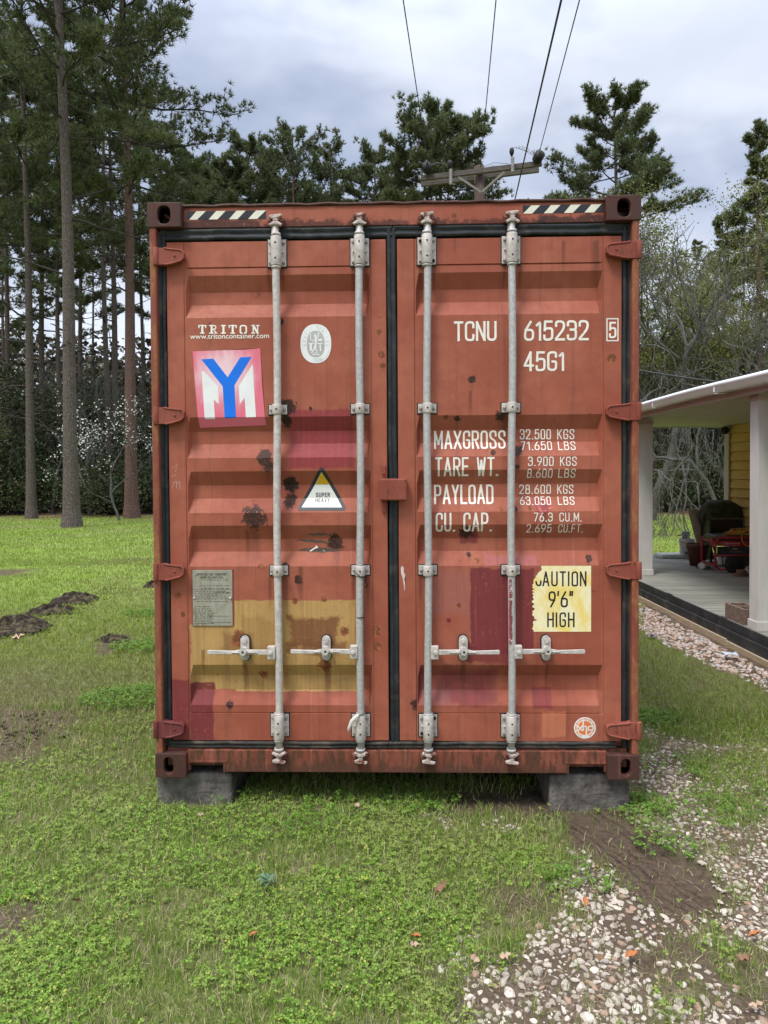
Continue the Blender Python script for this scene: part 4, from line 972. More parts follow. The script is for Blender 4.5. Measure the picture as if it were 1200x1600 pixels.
# pink logo sticker
Zf = lambda pts: pp([(290+a/8, 480+b/8) for a, b in pts])
m, nt, p, obj = new_mat('faded_pink_vinyl', .45, .4)
s = nt.nodes.new('ShaderNodeSeparateXYZ'); nt.links.new(obj, s.inputs[0])
cx_, cz_ = XZ(350, 585)
dd_ = (((E(nt, s.outputs[0])-cx_)*(E(nt, s.outputs[0])-cx_)+(E(nt, s.outputs[2])-cz_)*(E(nt, s.outputs[2])-cz_)).sqrt()+(noise(nt, mapping(nt, obj, (30, 1, 9)), 1, 5, .6)-.5)*.16).sm(.04, .21)
c = mixc(nt, dd_, (.80, .55, .57), (.72, .16, .22)); c = mixc(nt, noise(nt, obj, 130, 3, .6).sm(.70, .74), c, (.08, .02, .02)); nt.links.new(c.s, p.inputs['Base Color'])
M_pink = m
M_logoW = simple('logo_white_vinyl', (.78, .77, .74), .45, .4, var=.05); M_logoB = simple('logo_blue_vinyl', (.0, .16, .72), .4, .45, var=.06)
stk = decal('logo_sticker', [(Zf([(88, 552), (300, 545), (560, 530), (760, 530), (933, 513), (960, 990), (1000, 1472), (165, 1505), (120, 1000)]), 0)], M_pink, DL, off=.0015)
decal('white_letter', [(Zf([(200, 800), (228, 800), (408, 990), (415, 1212), (352, 1152), (368, 1398), (240, 1398)]), 1), (Zf([(838, 715), (880, 1374), (755, 1380), (738, 1130), (678, 1212), (665, 985)]), 1),
    ], M_logoW, stk, off=.0015)
decal('blue_letter', [(Zf([(198, 652), (345, 642), (527, 875), (465, 990)]), 3), (Zf([(683, 628), (828, 620), (612, 975), (527, 875)]), 3), (Zf([(465, 990), (527, 875), (612, 975), (632, 1382), (490, 1390)]), 3)], M_logoB, stk, off=.0015)
# oval inspection seal
M_sealg = simple('seal_grey', (.42, .41, .38), .5, .4, var=.1); M_seall = simple('seal_pale_print', (.56, .60, .58), .5, .3)
def ell(cx, cz, rx, rz, n=40, p_=2.3):
    o = []
    for k in range(n):
        a = 2*math.pi*k/n; c_, s_2 = math.cos(a), math.sin(a); o.append((cx+rx*math.copysign(abs(c_)**(2/p_), c_), cz+rz*math.copysign(abs(s_2)**(2/p_), s_2)))
    return o
se = decal('inspection_seal', [(pp(ell(493.6, 537, 24, 30.5)), 0)], M_logoW, DL)
ring = []
eo, ei = ell(493.6, 537, 21.8, 28.2), ell(493.6, 537, 21.2, 27.6)
for i in range(40): ring.append((pp([eo[i], eo[(i+1) % 40], ei[(i+1) % 40], ei[i]]), 1))
for i, ch in enumerate('BUREAU VERITAS'):
    if ch == ' ': continue
    t = i/13; a = R(190-200*t); cx, cz = 493.6+17.6*math.cos(a), 535.5-23.4*math.sin(a); ro = a-math.pi/2
    w, st_ = GL[ch]
    for k, q in enumerate(st_):
        path = [((x_-w/2)*4.0, (z_-.5)*3.9) for x_, z_ in (fil(q, .17, 2) if len(q) > 2 else q)]
        for qd in ribbon(path, .75): ring.append((pp([(cx+a_*math.cos(ro)-b_*math.sin(ro), cz-(a_*math.sin(ro)+b_*math.cos(ro))) for a_, b_ in qd]), 2+k))
ring += word('1828', 486.5, 503, 559.5, 563.5, t=.16, gap=.3, lay=2)
decal('seal_print', ring, M_seall, se)
decal('seal_field', [(pp(ell(493.4, 537.5, 13.8, 20.5, 36, 2.5)), 3)], M_sealg, se)
sk = lambda pts, t: [(pp([(460+a/17.14, 495+b/17.14) for a, b in q]), 5+0) for q in ribbon(pts, t)]
fig = sk([(555, 500), (580, 590), (575, 720)], 50)+[(q[0], 6) for q in sk([(575, 720), (530, 850), (470, 960)], 34)]+[(q[0], 7) for q in sk([(575, 720), (575, 900), (610, 915)], 32)]+[(q[0], 8) for q in sk([(570, 580), (640, 540), (640, 450), (660, 430)], 26)]+[(q[0], 9) for q in sk([(560, 600), (500, 660), (435, 600), (435, 460)], 22)]
fig += sk([(395, 715), (510, 715)], 28)+[(q[0], 6) for q in sk([(440, 740), (440, 880)], 60)]+sk([(630, 715), (745, 715)], 30)+sk([(650, 620), (720, 620)], 50)+[(q[0], 6) for q in sk([(690, 760), (705, 900)], 40)]+sk([(500, 1010), (660, 1010)], 30)+sk([(530, 965), (630, 965)], 16)
decal('seal_figure', fig, M_logoW, se)
# warning triangle
def rtri(c, rr, n=6):
    return c
def round_poly(pts, r, n=6):
    out = []; N = len(pts)
    for i in range(N):
        a, b, c = Vector(pts[i-1]), Vector(pts[i]), Vector(pts[(i+1) % N]); s = b+(a-b).normalized()*r; e = b+(c-b).normalized()*r
        for k in range(n+1): t = k/n; out.append(tuple(s*(1-t)**2+b*2*t*(1-t)+e*t*t))
    return out
M_dkgrey = simple('triangle_border', (.022, .024, .030), .4, .5)
M_yel = simple('triangle_yellow', (.72, .42, .02), .45, .4, var=.06); M_cream = simple('triangle_white', (.74, .73, .66), .45, .4, var=.05)
wt_ = decal('warning_sticker', [(pp(round_poly([(462, 798), (502.5, 726.5), (543, 798)], 9)), 0)], M_dkgrey, DL, lab='triangular warning sticker reading SUPER HEAVY')
decal('warning_field', [(pp(round_poly([(470.5, 793), (502.3, 737.5), (534.5, 793)], 2)), 1)], M_cream, wt_)
decal('yellow_tip', [(pp([(501.7, 739), (502.9, 739), (514.2, 757), (492, 757)]), 3)], M_yel, wt_)
decal('warning_text', word('SUPER', 492.5, 514.5, 770, 776.8, t=.2, gap=.3), M_dkgrey, wt_, off=.0022); decal('warning_text', word('HEAVY', 491.8, 514.2, 778.8, 785, t=.15, gap=.3), M_dkgrey, wt_, off=.0022)
# maker's data plate
M_plate = simple('data_plate_metal', (.31, .295, .225), .5, .3, .0, var=.15, scale=20, dirt=(.17, .10, .05), dscale=22, dth=(.54, .72), stretch=(1.5, 1, .8)); M_engr = simple('engraving', (.085, .08, .06), .6, .3)
x0, z1 = XZ(301, 890.5); x1, z0 = XZ(364, 977.5)
b = MB(); b.b2(x0, x1, YS-.006, YS-.0005, z0, z1); pl = b.build('data_plate', M_plate, DL, .0015)
b = MB(); b.b2(x0-.004, x0-.0005, YS-.004, YS-.0003, z0, z1+.004); b.b2(x1+.0005, x1+.004, YS-.004, YS-.0003, z0, z1+.004); b.b2(x0, x1, YS-.004, YS-.0003, z1+.0005, z1+.004); b.build('plate_rim', P_hinge, pl)
en = []
en += word('APPROVED FOR TRANSPORT', 307.5, 355, 895.2, 899, t=.2, gap=.3)+word('UNDER CUSTOMS SEAL', 313, 350, 900.2, 903.6, t=.2, gap=.3)
rr = random.Random(8)
for v in [905.5, 914, 918.3, 923, 926, 929, 932, 935, 939, 947, 950.4, 953.6, 957, 960, 963, 966, 969.5, 973]:
    u = 305 if v > 921 else 315
    while u < (331 if v > 944 else 356):
        w = rr.uniform(1.2, 5.5); en.append((pp([(u, v), (u+w, v), (u+w, v+1.0), (u, v+1.0)]), 0)); u += w+rr.uniform(.7, 3)
for (a, c_, e, f) in ((335, 925, 361, 925.5), (327, 962, 360, 962.5), (301.5, 920.5, 363, 920.9), (327, 972, 362, 972.5)): en.append((pp([(a, c_), (e, c_), (e, f), (a, f)]), 1))
decal('plate_text', en, M_engr, pl, flat=YS-.006, off=.0005)
b = MB()
for u in (303.5, 360): x, z = XZ(u, 934.5, .045); b.lathe([(.006, 0), (.005, .003), (.002, .0045)], (x, YS-.006, z), 12, Matrix.Rotation(R(90), 3, 'X'))
b.build('rivet', M_galvp, pl)
# caution panel with a torn left edge
m, nt, p, obj = new_mat('caution_yellow_vinyl', .45, .4)
n1 = noise(nt, mapping(nt, obj, (9, 1, 5)), 1.6, 5, .6); c = mixc(nt, n1.sm(.35, .62), (.82, .62, .17), (.84, .76, .47)); c = mixc(nt, noise(nt, mapping(nt, obj, (4, 1, 60)), 1, 4, .6).sm(.62, .72), c, (.62, .38, .06)); nt.links.new(c.s, p.inputs['Base Color']); M_caut = m
rr = random.Random(12); left = []
for k in range(46):
    v = 884+103*k/45; u = 846-12.5*min(1, max(0, (v-892)/13))+(rr.uniform(-2.6, 1.8) if 886 < v < 985 else 0)
    if 962 < v < 970: u += rr.uniform(0, 10)
    left.append((u, v))
cs = decal('caution_sticker', [(pp([a_, (923.5, a_[1]), (923.5, b_[1]), b_]), 0) for a_, b_ in zip(left, left[1:])], M_caut, DR, lab='torn yellow sticker reading CAUTION 9 feet 6 inches HIGH')
LET = []
LET += word('AUTION', 847.5, 916, 892.5, 916, t=.125, gap=.27, lay=2); LET += word('9\'6"', 857, 895, 923.5, 949, t=.13, gap=.22, lay=2); LET += word('HIGH', 855, 897.5, 956.5, 980, t=.13, gap=.27, lay=2)
LET += [(pp([(a, b_) for a, b_ in q]), 2) for q in ribbon(fil([(845, 908), (844.5, 914.5), (839, 914.5), (837.5, 909)], 3), 2.6)]
decal('caution_text', LET, M_blackp, cs, off=.0015)
# round maker sticker
M_orng = simple('round_orange_vinyl', (.72, .20, .06), .45, .4, var=.1)
cs2 = decal('round_sticker', [(pp(ell(913.6, 1137, 17.2, 16.8, 40, 2)), 0)], M_cream, DR)
decal('orange_disc', [(pp(ell(913.6, 1137, 11.6, 11.2, 36, 2)), 1)], M_orng, cs2)
xh = []
kk_ = 0
for path in ([(903.5, 1141), (910, 1133.5)], [(903, 1134.5), (909.5, 1141)], [(911, 1127), (911, 1140.5)], [(911, 1134.5), (916, 1134.5), (916, 1151)], [(924.5, 1134.5), (919, 1134.5), (918.6, 1140.5), (924.5, 1140.5)]):
    for q in ribbon(path if len(path) < 3 else fil(path, 2), 2.0): xh.append((pp(q), 3+kk_))
    kk_ += 1
decal('sticker_letters', xh, M_cream, cs2)
rt = []
for k in range(34):
    a = 2*math.pi*k/34
    if 1.25 < a < 1.9: continue
    cx, cz = 913.6+14.2*math.cos(a), 1137+13.9*math.sin(a); e = (math.cos(a), math.sin(a)); s2 = (-e[1], e[0]); w = .5+.35*((k*7) % 3)
    rt.append((pp([(cx-e[0]*1.1-s2[0]*w, cz-e[1]*1.1-s2[1]*w), (cx+e[0]*1.1-s2[0]*w, cz+e[1]*1.1-s2[1]*w), (cx+e[0]*1.1+s2[0]*w, cz+e[1]*1.1+s2[1]*w), (cx-e[0]*1.1+s2[0]*w, cz-e[1]*1.1+s2[1]*w)]), 1))
decal('ring_print', rt, M_orng, cs2)
# gashes, chalk scratches, paint drip
M_gash = simple('bare_scrape', (.11, .075, .06), .6, .3, var=.3, scale=30)
def lens(u0, v0, u1, v1, w, n=12):
    up = []; dn = []
    for k in range(n+1):
        t = k/n; u = u0+(u1-u0)*t; v = v0+(v1-v0)*t+.8*math.sin(k*2.1); ww = w*math.sin(math.pi*t)**1.3+.15; up.append((u, v-ww)); dn.append((u, v+ww*.9))
    return up+dn[::-1]
decal('scrape_mark', [(pp(lens(476, 836, 520, 835, 2.2)), 0), (pp(lens(458, 844, 520, 849, 2.3)), 0), (pp(lens(462, 860, 535, 861, 4.0)), 0)], M_gash, DL)
decal('white_scuff', [(pp([(482, 862), (491, 856), (493, 853), (496, 857), (492, 858), (484, 863)]), 2), (pp([(503, 859), (506, 862), (507, 864), (504, 861)]), 2)], M_white, DL)
ch = []
for path in ([(272, 731), (277, 725), (275, 737)], [(269, 745), (275, 742)], [(270, 763), (272, 754), (276, 752), (277, 763)], [(277, 756), (281, 752), (282, 764)]):
    for q in ribbon(path, .7): ch.append((pp(q), len(ch) % 3))
decal('chalk_scratch', ch, simple('chalk_mark', (.55, .38, .32), .8, .2), DL, flat=YD)
decal('paint_drip', [(pp([(626, 887), (628, 884), (631, 886), (630.5, 893), (633.5, 898), (632, 905), (633, 915), (632, 925), (631, 915), (629, 903), (627, 896)]), 0)], simple('chalky_drip', (.62, .50, .46), .8, .2, var=.2, scale=60), DR, flat=YD)

# supporting blocks
for (u0, u1, vt, lab, rz) in ((245.5, 363, 1203, 'concrete block under the left corner of the container', 0), (858, 984, 1203, 'concrete block under the right corner of the container', .02)):
    x0 = XZ(u0, 1240, .07)[0]; x1 = XZ(u1, 1240, .07)[0]
    b = MB(); b.b2(-(x1-x0)/2, (x1-x0)/2, 0, .42, -.05, .158)
    o = b.build('concrete_block', M_concrete, None, .012, segs=3); o.location = ((x0+x1)/2, .065, 0); o.rotation_euler = (0, 0, rz)
    tag(o, lab, 'concrete block', 'concrete blocks under the container')

# ------------------------------------------------------------------ house with porch
RZ = .0232; OX, OY = 3.36, 8.3
def hw(X, d, z=0.0): return Vector((CAM.x+X*math.cos(RZ)-d*math.sin(RZ), CAM.y+X*math.sin(RZ)+d*math.cos(RZ), z))
HS = empty('yellow_house', hw(OX, OY), RZ); tag(HS, 'yellow sided house with white columned porch and grey deck', 'house')
def hb(mb, name, mat, parent=HS, bevel=0.0, o=(OX, OY), **k):
    bmesh.ops.translate(mb.bm, verts=mb.bm.verts, vec=(-o[0], -o[1], 0)); return mb.build(name, mat, parent, bevel, **k)
def thing(name, X, d, z, lab, cat, group=None, rz=0.0):
    return tag(empty(name, hw(X, d, z), RZ+rz), lab, cat, group)
def island(name, c0, c1, rough=.7, streak=(2, 30, 30), dark=None, bs=.2):
    m, nt, p, obj = new_mat(name, rough, .25); r = E(nt, nt.nodes.new('ShaderNodeNewGeometry').outputs['Random Per Island'])
    c = mixc(nt, r, c0, c1); g = noise(nt, mapping(nt, obj, streak), 1.5, 5, .65)
    c = mixc(nt, g.sm(.45, .75), c, dark or tuple(q*.6 for q in c0)); nt.links.new(c.s, p.inputs['Base Color']); bump(nt, p, g, bs, .003); return m
M_deck = island('weathered_deck_board', (.24, .24, .205), (.34, .335, .29))
M_black = simple('black_rubber_trim', (.030, .031, .034), .6, .3, var=.3, scale=8, dirt=(.07, .066, .06), dscale=6)
M_timber = simple('pale_timber', (.42, .33, .22), .7, .25, var=.2, scale=9, stretch=(20, 1, 20), dirt=(.25, .22, .18), dscale=3)
M_wpaint = simple('white_trim_paint', (.62, .60, .57), .5, .4, var=.05, scale=6, dirt=(.50, .44, .38), dscale=3, dth=(.5, .8), stretch=(4, 4, .8))
M_gutter = simple('white_gutter_metal', (.86, .86, .86), .3, .5, var=.03, scale=5, dirt=(.6, .6, .57), dscale=8, dth=(.6, .8))
M_fascia = simple('fascia_primer_pink', (.50, .41, .38), .6, .3, var=.08, scale=3)
M_ceil = simple('ceiling_board', (.50, .46, .38), .7, .2, var=.06, scale=4)
M_yside = simple('yellow_siding', (.74, .57, .19), .6, .3, var=.07, scale=4, dirt=(.45, .33, .10), dscale=3, dth=(.55, .8), stretch=(1, .6, 6))
M_roof = simple('roof_shingle', (.09, .085, .08), .9, .1, var=.4, scale=30)
rr = random.Random(2)
b = MB(); y = 1.0
while y < 10.15: b.b2(3.372, 5.64, y, y+.129, .185, .22+rr.uniform(-.001, .001)); y += .141
b.b2(3.372, 5.64, 10.157, 10.29, .185, .2205)
hb(b, 'deck_boards', M_deck)
b = MB()    # diagonal boards of the far bay, clipped to the deck outline
t = bmesh.new()
for k in range(-18, 34):
    x0 = 3.37+k*.199; a = .126*1.414
    v = [t.verts.new(q) for q in ((x0, 10.295, .2200), (x0+a, 10.295, .2200), (x0+a-2.4, 12.695, .2200), (x0-2.4, 12.695, .2200))]; t.faces.new(v)
for co_, no in (((3.372, 0, 0), (-1, 0, 0)), ((5.64, 0, 0), (1, 0, 0)), ((0, 12.35, 0), (0, 1, 0))):
    bmesh.ops.bisect_plane(t, geom=t.verts[:]+t.edges[:]+t.faces[:], plane_co=co_, plane_no=no, clear_outer=True)
me = bpy.data.meshes.new('t'); t.to_mesh(me); t.free(); b.bm.from_mesh(me)
for f in b.bm.faces:
    f.normal_update()
    if f.normal.z < 0: f.normal_flip()
hb(b, 'deck_boards', M_deck, recalc=False)
b = MB(); b.b2(3.372, 5.64, 1, 12.35, .10, .178); b.b2(3.372, 5.64, 12.352, 12.40, .02, .214); hb(b, 'deck_frame', M_black)
b = MB(); b.b2(3.352, 3.371, .9, 12.36, .02, .222); b.b2(3.318, 3.351, .9, 12.36, .0, .135)
for k in range(8): b.b2(3.350, 3.385, 1.6+k*1.37, 1.72+k*1.37, .19, .2265)
hb(b, 'deck_riser', M_black, bevel=.004)
b = MB(); b.b2(3.292, 3.317, .9, 6.95, -.02, .040); b.b2(3.294, 3.317, 6.955, 12.36, -.02, .052); hb(b, 'timber_edging', M_timber, bevel=.005)
for (d0, X1) in ((6.54, 3.72), (10.0, 3.72)):
    b = MB(); b.b2(3.395, X1, d0, d0+.15, .232, 2.40); b.b2(3.392, 3.3945, d0+.004, d0+.146, .24, 2.39); col = hb(b, 'porch_column', M_wpaint, bevel=.004)
    b = MB(); b.b2(3.383, X1+.012, d0-.012, d0+.162, .2215, .305); hb(b, 'column_plinth', M_wpaint, col, .003)
    b = MB(); b.b2(3.383, X1+.012, d0-.012, d0+.162, 2.33, 2.3795); hb(b, 'column_cap', M_fascia, col, .003)
b = MB(); b.b2(3.31, 3.35, .9, 12.3, 2.382, 2.53); hb(b, 'fascia_beam', M_fascia, bevel=.003)
b = MB(); k = 0
b.b2(3.352, 5.66, .9, 12.0, 2.420, 2.44)
for i in range(78): b.b2(3.352, 5.635, .92+i*.142, .92+i*.142+.137, 2.413, 2.4195)
hb(b, 'porch_ceiling', M_ceil)
b = MB(); b.b2(3.352, 5.66, 12.0, 12.1, 2.40, 2.60); hb(b, 'end_beam', M_ceil)
# gutter with an ogee face, two brackets and seams
b = MB(); pro = [(3.30, 2.445), (3.22, 2.44), (3.205, 2.452), (3.200, 2.475), (3.180, 2.498), (3.172, 2.512), (3.184, 2.538), (3.196, 2.538), (3.20, 2.51)]
ys = list(np.linspace(.9, 12.3, 24)); prev = None
for i, y in enumerate(ys):
    w = .006*math.sin(y*1.9)+.004*math.sin(y*.8+1)
    cur = [b.bm.verts.new((x, y, z+w)) for x, z in pro]
    if prev:
        for q in range(len(pro)-1): b._f([prev[q], prev[q+1], cur[q+1], cur[q]], True)
    prev = cur
gt = hb(b, 'gutter', M_gutter, recalc=True); sm_ = gt.modifiers.new('solid', 'SOLIDIFY'); sm_.thickness = .003
for y in (6.95, 8.55, 10.4, 5.3, 3.7): b = MB(); b.b2(3.181, 3.30, y, y+.025, 2.432, 2.4385); b.b2(3.180, 3.1845, y, y+.03, 2.45, 2.535); hb(b, 'gutter_bracket', M_gutter, gt, .002)
b = MB(); b.prism([(3.225, 2.530), (3.225, 2.538), (8.6, 3.55), (8.6, 3.53)], .8, 12.5); b.prism([(8.6, 3.53), (8.6, 3.55), (14.0, 2.56), (14.0, 2.54)], .8, 12.5); hb(b, 'roof', M_roof)
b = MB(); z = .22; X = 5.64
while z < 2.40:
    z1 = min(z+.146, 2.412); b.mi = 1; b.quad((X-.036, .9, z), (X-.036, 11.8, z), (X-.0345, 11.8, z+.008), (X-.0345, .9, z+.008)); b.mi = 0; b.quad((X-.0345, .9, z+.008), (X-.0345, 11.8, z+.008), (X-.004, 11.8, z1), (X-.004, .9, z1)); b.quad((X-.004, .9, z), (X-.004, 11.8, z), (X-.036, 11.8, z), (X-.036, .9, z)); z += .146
hb(b, 'siding_wall', [M_yside, simple('siding_lap_shadow', (.14, .10, .03), .9, .1)], recalc=False)  # second material paints a dark shadow line along each lap joint
b = MB(); b.b2(5.642, 13.6, 11.70, 11.80, 0, 2.6); b.b2(5.642, 13.6, .9, 1.0, 0, 2.6); b.b2(13.5, 13.6, 1.0, 11.7, 0, 2.6); hb(b, 'house_wall', M_yside)
b = MB(); b.b2(5.59, 5.70, 11.81, 11.86, .222, 2.40); b.b2(5.585, 5.603, 11.70, 11.809, .222, 2.40); hb(b, 'corner_trim', M_wpaint, bevel=.002)
b = MB(); b.lathe([(.05, 0), (.065, .02), (.065, .06), (.03, .09)], (5.53, 11.75, 2.33), 20, Matrix.Rotation(R(90), 3, 'X')); b.tube([(5.53, 11.74, 2.33), (5.60, 11.76, 2.36)], .012, 8); hb(b, 'porch_lamp', M_black)

# things standing on the deck
DZ = .2215
M_plw = simple('white_plastic', (.60, .60, .58), .4, .4, var=.06, dirt=(.36, .34, .30), dscale=14, dth=(.52, .7)); M_dark = simple('dark_plastic', (.02, .02, .022), .45, .4)
o = thing('plastic_bucket', 5.02, 11.95, DZ, 'white plastic bucket at the far end of the porch deck', 'bucket')
b = MB(); b.lathe([(.105, 0), (.118, .24), (.128, .245), (.128, .262), (.120, .268), (.128, .275), (.128, .295), (.122, .30), (.131, .325), (.124, .325), (.10, .02)], n=32); b.build('shell', M_plw, o)
b = MB(); [b.quad(*[(-.1*math.sin(a+da)-0.0, -.1165*math.cos(a+da)-.003, z) for da, z in ((0, z0), (.16, z0), (.16, z1), (0, z1))]) for (z0, z1) in ((.165, .205), (.075, .11)) for a in (.1, .26, .42, .58)]; b.build('bucket_label', simple('blue_label', (.05, .08, .14), .5, .3), o)
b = MB(); b.tube([(.13*math.cos(a), -.02-.0*a, .30+.02*math.sin(a)) for a in np.linspace(0, math.pi, 2)], .003, 6); b.tube([(.133*math.cos(a), .133*math.sin(a)*-.95, .295-.05*math.sin(a)) for a in np.linspace(0, math.pi, 14)], .003, 6); b.build('handle', M_dark, o)
o = thing('paint_can', 5.0, 11.95, DZ+.3255, 'small grey paint can standing on the white bucket', 'can')
b = MB(); b.lathe([(.058, 0), (.058, .105), (.061, .107), (.061, .118), (.052, .118), (.052, .112)], n=26); b.build('can_body', simple('can_metal', (.34, .34, .35), .4, .5, .4, var=.3, scale=20), o)
b = MB(); b.quad(*[(.0, 0, 0)]*4) if False else b.tube([(-.06, -.01, .07), (-.11, -.02, .05), (-.16, -.02, .055)], [.006, .009, .004], 6); b.build('brush_handle', M_dark, o)
o = thing('flower_pot', 4.79, 11.02, DZ, 'empty brown plastic flower pot in front of the bucket', 'flower pot')
b = MB(); b.lathe([(.108, 0), (.150, .285), (.166, .29), (.170, .335), (.160, .337), (.150, .29), (.10, .02), (.001, .02)], n=36); b.build('pot', simple('terracotta_plastic', (.115, .045, .030), .6, .3, var=.15), o)
o = thing('foam_slab', 4.80, 12.05, DZ, 'flat pale green white slab lying at the deck end', 'slab')
b = MB(); b.box((0, 0, .028), (.46, .36, .05)); b.build('slab_panel', simple('pale_slab', (.52, .58, .54), .5, .3), o, .01)
b = MB(); b.box((-.02, -.02, .060), (.40, .30, .012)); b.build('slab_lid', M_plw, o, .004)
o = thing('leaning_panel', 5.04, 11.55, DZ, 'tan curved board leaning beside the covered grill', 'board')
b = MB(); n = 12
M_tan = simple('tan_board', (.27, .225, .155), .7, .25, var=.15, scale=4)
A = []; 
for k in range(n+1):
    t = k/n; row = []
    for j in range(7):
        q = j/6; row.append(b.bm.verts.new((-.13+.16*q*(1+.35*(1-t)) + .17*(1-t)*1.0, .10*t-.05*math.sin(q*3.1), .02+.80*t)))
    A.append(row)
for r0_, r1_ in zip(A, A[1:]):
    for j in range(6): b._f([r0_[j], r0_[j+1], r1_[j+1], r1_[j]], True)
q = b.build('panel', M_tan, o); sm_ = q.modifiers.new('solid', 'SOLIDIFY'); sm_.thickness = .02
# grill
o = thing('covered_grill', 5.34, 11.42, DZ, 'black barbecue grill under a bunched dark green cover', 'grill')
M_blk = simple('grill_black', (.006, .006, .008), .3, .5); M_cov = simple('camouflage_cover', (.028, .036, .020), .8, .2, var=.5, scale=6, bs=.5, dirt=(.055, .06, .035), dscale=5, dth=(.48, .6))
b = MB(); b.b2(-.27, .27, -.2, .2, .31, .70); b.build('firebox', M_blk, o, .015)
b = MB(); b.b2(-.26, .26, -.214, -.2005, .694, .712); b.b2(.245, .262, -.214, -.2005, .52, .6935); b.build('lid_trim', simple('lid_trim_metal', (.22, .22, .21), .3, .5, .6), o)
b = MB(); [b.b2(-.2+i*.022, -.2+i*.022+.014, -.2045, -.2005, .475, .487) for i in range(10) if i != 4]; [b.b2(-.19+i*.03, -.19+i*.03+.022, -.2045, -.2005, .40, .412) for i in range(6)]; b.build('front_print', simple('grey_print', (.10, .10, .10), .5, .3), o)
for sx_ in (-1, 1):
    for sy_ in (-1, 1): b = MB(); b.b2(sx_*.24-.015, sx_*.24+.015, sy_*.17-.015, sy_*.17+.015, 0, .309); b.build('leg', M_blk, o)
b = MB(); b.b2(-.25, .25, -.18, .18, .10, .12); b.build('shelf', M_blk, o)
V, Tt = [], []; n = 40; mm = 18
for i in range(mm+1):
    for k in range(n):
        a = 2*math.pi*k/n; t = i/mm; rx = (.36*math.cos(a)); ry = .26*math.sin(a)
        f = math.cos(t*math.pi/2)**.55; wr = 1+.10*float(fbm(np.array(a*3.+9), np.array(t*5.), 1.0, 4))-.05+.05*math.sin(a*7+t*5)*(1-t)
        z = .70+.29*math.sin(t*math.pi/2)**1.2+.03*math.sin(a*3)*(1-t)-.12*(1-t)*(1 if math.cos(a) > .5 else .0)
        V.append((rx*f*wr+.02, ry*f*wr, z))
for i in range(mm):
    for k in range(n): Tt.append((i*n+k, i*n+(k+1) % n, (i+1)*n+(k+1) % n, (i+1)*n+k))
q = np_mesh('grill_cover', V, Tt, M_cov, o, smooth=True, k=4)
b = MB(); 
for k in range(9): a = k*.7; b.tube([(.30+.05*math.cos(a)+.01*k, -.1, .66-.07*k), (.33+.03*math.cos(a+1), -.12, .60-.07*k)], [.05, .06], 8)
b.build('cover_fold', M_cov, o)
b = MB(); b.tube([(-.30, -.08, .75), (-.34, -.1, .70), (-.33, -.12, .62)], [.05, .035, .02], 10); b.build('cover_knot', M_cov, o)
# generator
o = thing('generator', 5.06, 10.42, DZ, 'red framed portable generator standing against the yellow wall', 'generator')
M_red = simple('generator_red', (.33, .012, .022), .35, .5, var=.1); 
b = MB(); x0, x1, z0, z1 = -.37, .40, .05, .50
for yy in (-.22, .22):
    pts = [(x0+.05, yy, z0), (x1-.05, yy, z0), (x1, yy, z0+.05), (x1, yy, z1-.05), (x1-.05, yy, z1), (x0+.05, yy, z1), (x0, yy, z1-.05), (x0, yy, z0+.05), (x0+.05, yy, z0)]
    b.tube(pts, .016, 10)
for xx in (x0, x1):
    for zz_ in (z0+.06, z1-.06): b.tube([(xx, -.22, zz_), (xx, .22, zz_)], .014, 8)
b.tube([(x0, -.22, .25), (x1, -.22, .25)], .014, 8); b.tube([(x0, -.22, z1-.04), (x0-.05, -.235, z1+.01), (x0-.055, -.24, z1-.09), (x0, -.23, z1-.2)], .016, 8)
b.build('tube_frame', M_red, o)
b = MB(); b.b2(x0+.02, x1-.02, -.20, .2, .385, .53); b.build('fuel_tank', simple('tank_black', (.02, .02, .022), .3, .5), o, .03)
b = MB(); b.b2(x0+.03, x1-.03, -.226, -.21, .385, .455); b.build('name_panel', M_red, o, .003)
b = MB(); b.b2(x0+.03, x1-.03, -.228, -.20, .262, .375); b.build('control_panel', M_dark, o, .003)
M_lp = simple('pale_print', (.42, .30, .30), .5, .3)
b = MB(); b.tube([(-.27+.018*math.cos(a), -.2265, .42+.018*math.sin(a)) for a in np.linspace(0, 6.283, 16)], .003, 5); [b.b2(-.235+i*.027, -.235+i*.027+(.017 if i % 3 else .021), -.2285, -.2262, .408, .432) for i in range(8)]; [b.b2(-.13+i*.02, -.13+i*.02+.014, -.2295, -.2282, .335, .35) for i in range(4)]; [b.b2(-.17+i*.02, -.17+i*.02+.012, -.2295, -.2282, .298, .304) for i in range(9)]; b.build('panel_print', M_lp, o)
b = MB(); b.lathe([(.10, -.13), (.13, -.10), (.13, .10), (.10, .13)], (.10, 0, .17), 24, Matrix.Rotation(R(90), 3, 'X')); b.b2(-.14, .02, -.12, .12, .06, .24); b.build('engine', simple('engine_dark', (.03, .03, .032), .4, .5, .3), o, .008)
b = MB(); b.lathe([(.028, 0), (.034, .02), (.034, .10), (.028, .12)], (-.27, -.14, .10), 14); b.lathe([(.02, 0), (.026, .02), (.026, .10), (.02, .12)], (-.20, -.16, .10), 14); b.build('filter_can', simple('filter_white', (.5, .5, .48), .4, .4), o)
b = MB(); b.lathe([(.06, -.03), (.11, -.03), (.125, -.015), (.125, .015), (.11, .03), (.06, .03)], (-.13, -.26, .125-.0), 26, Matrix.Rotation(R(90), 3, 'X')); b.build('wheel', simple('tyre_rubber', (.018, .018, .018), .7, .3), o)
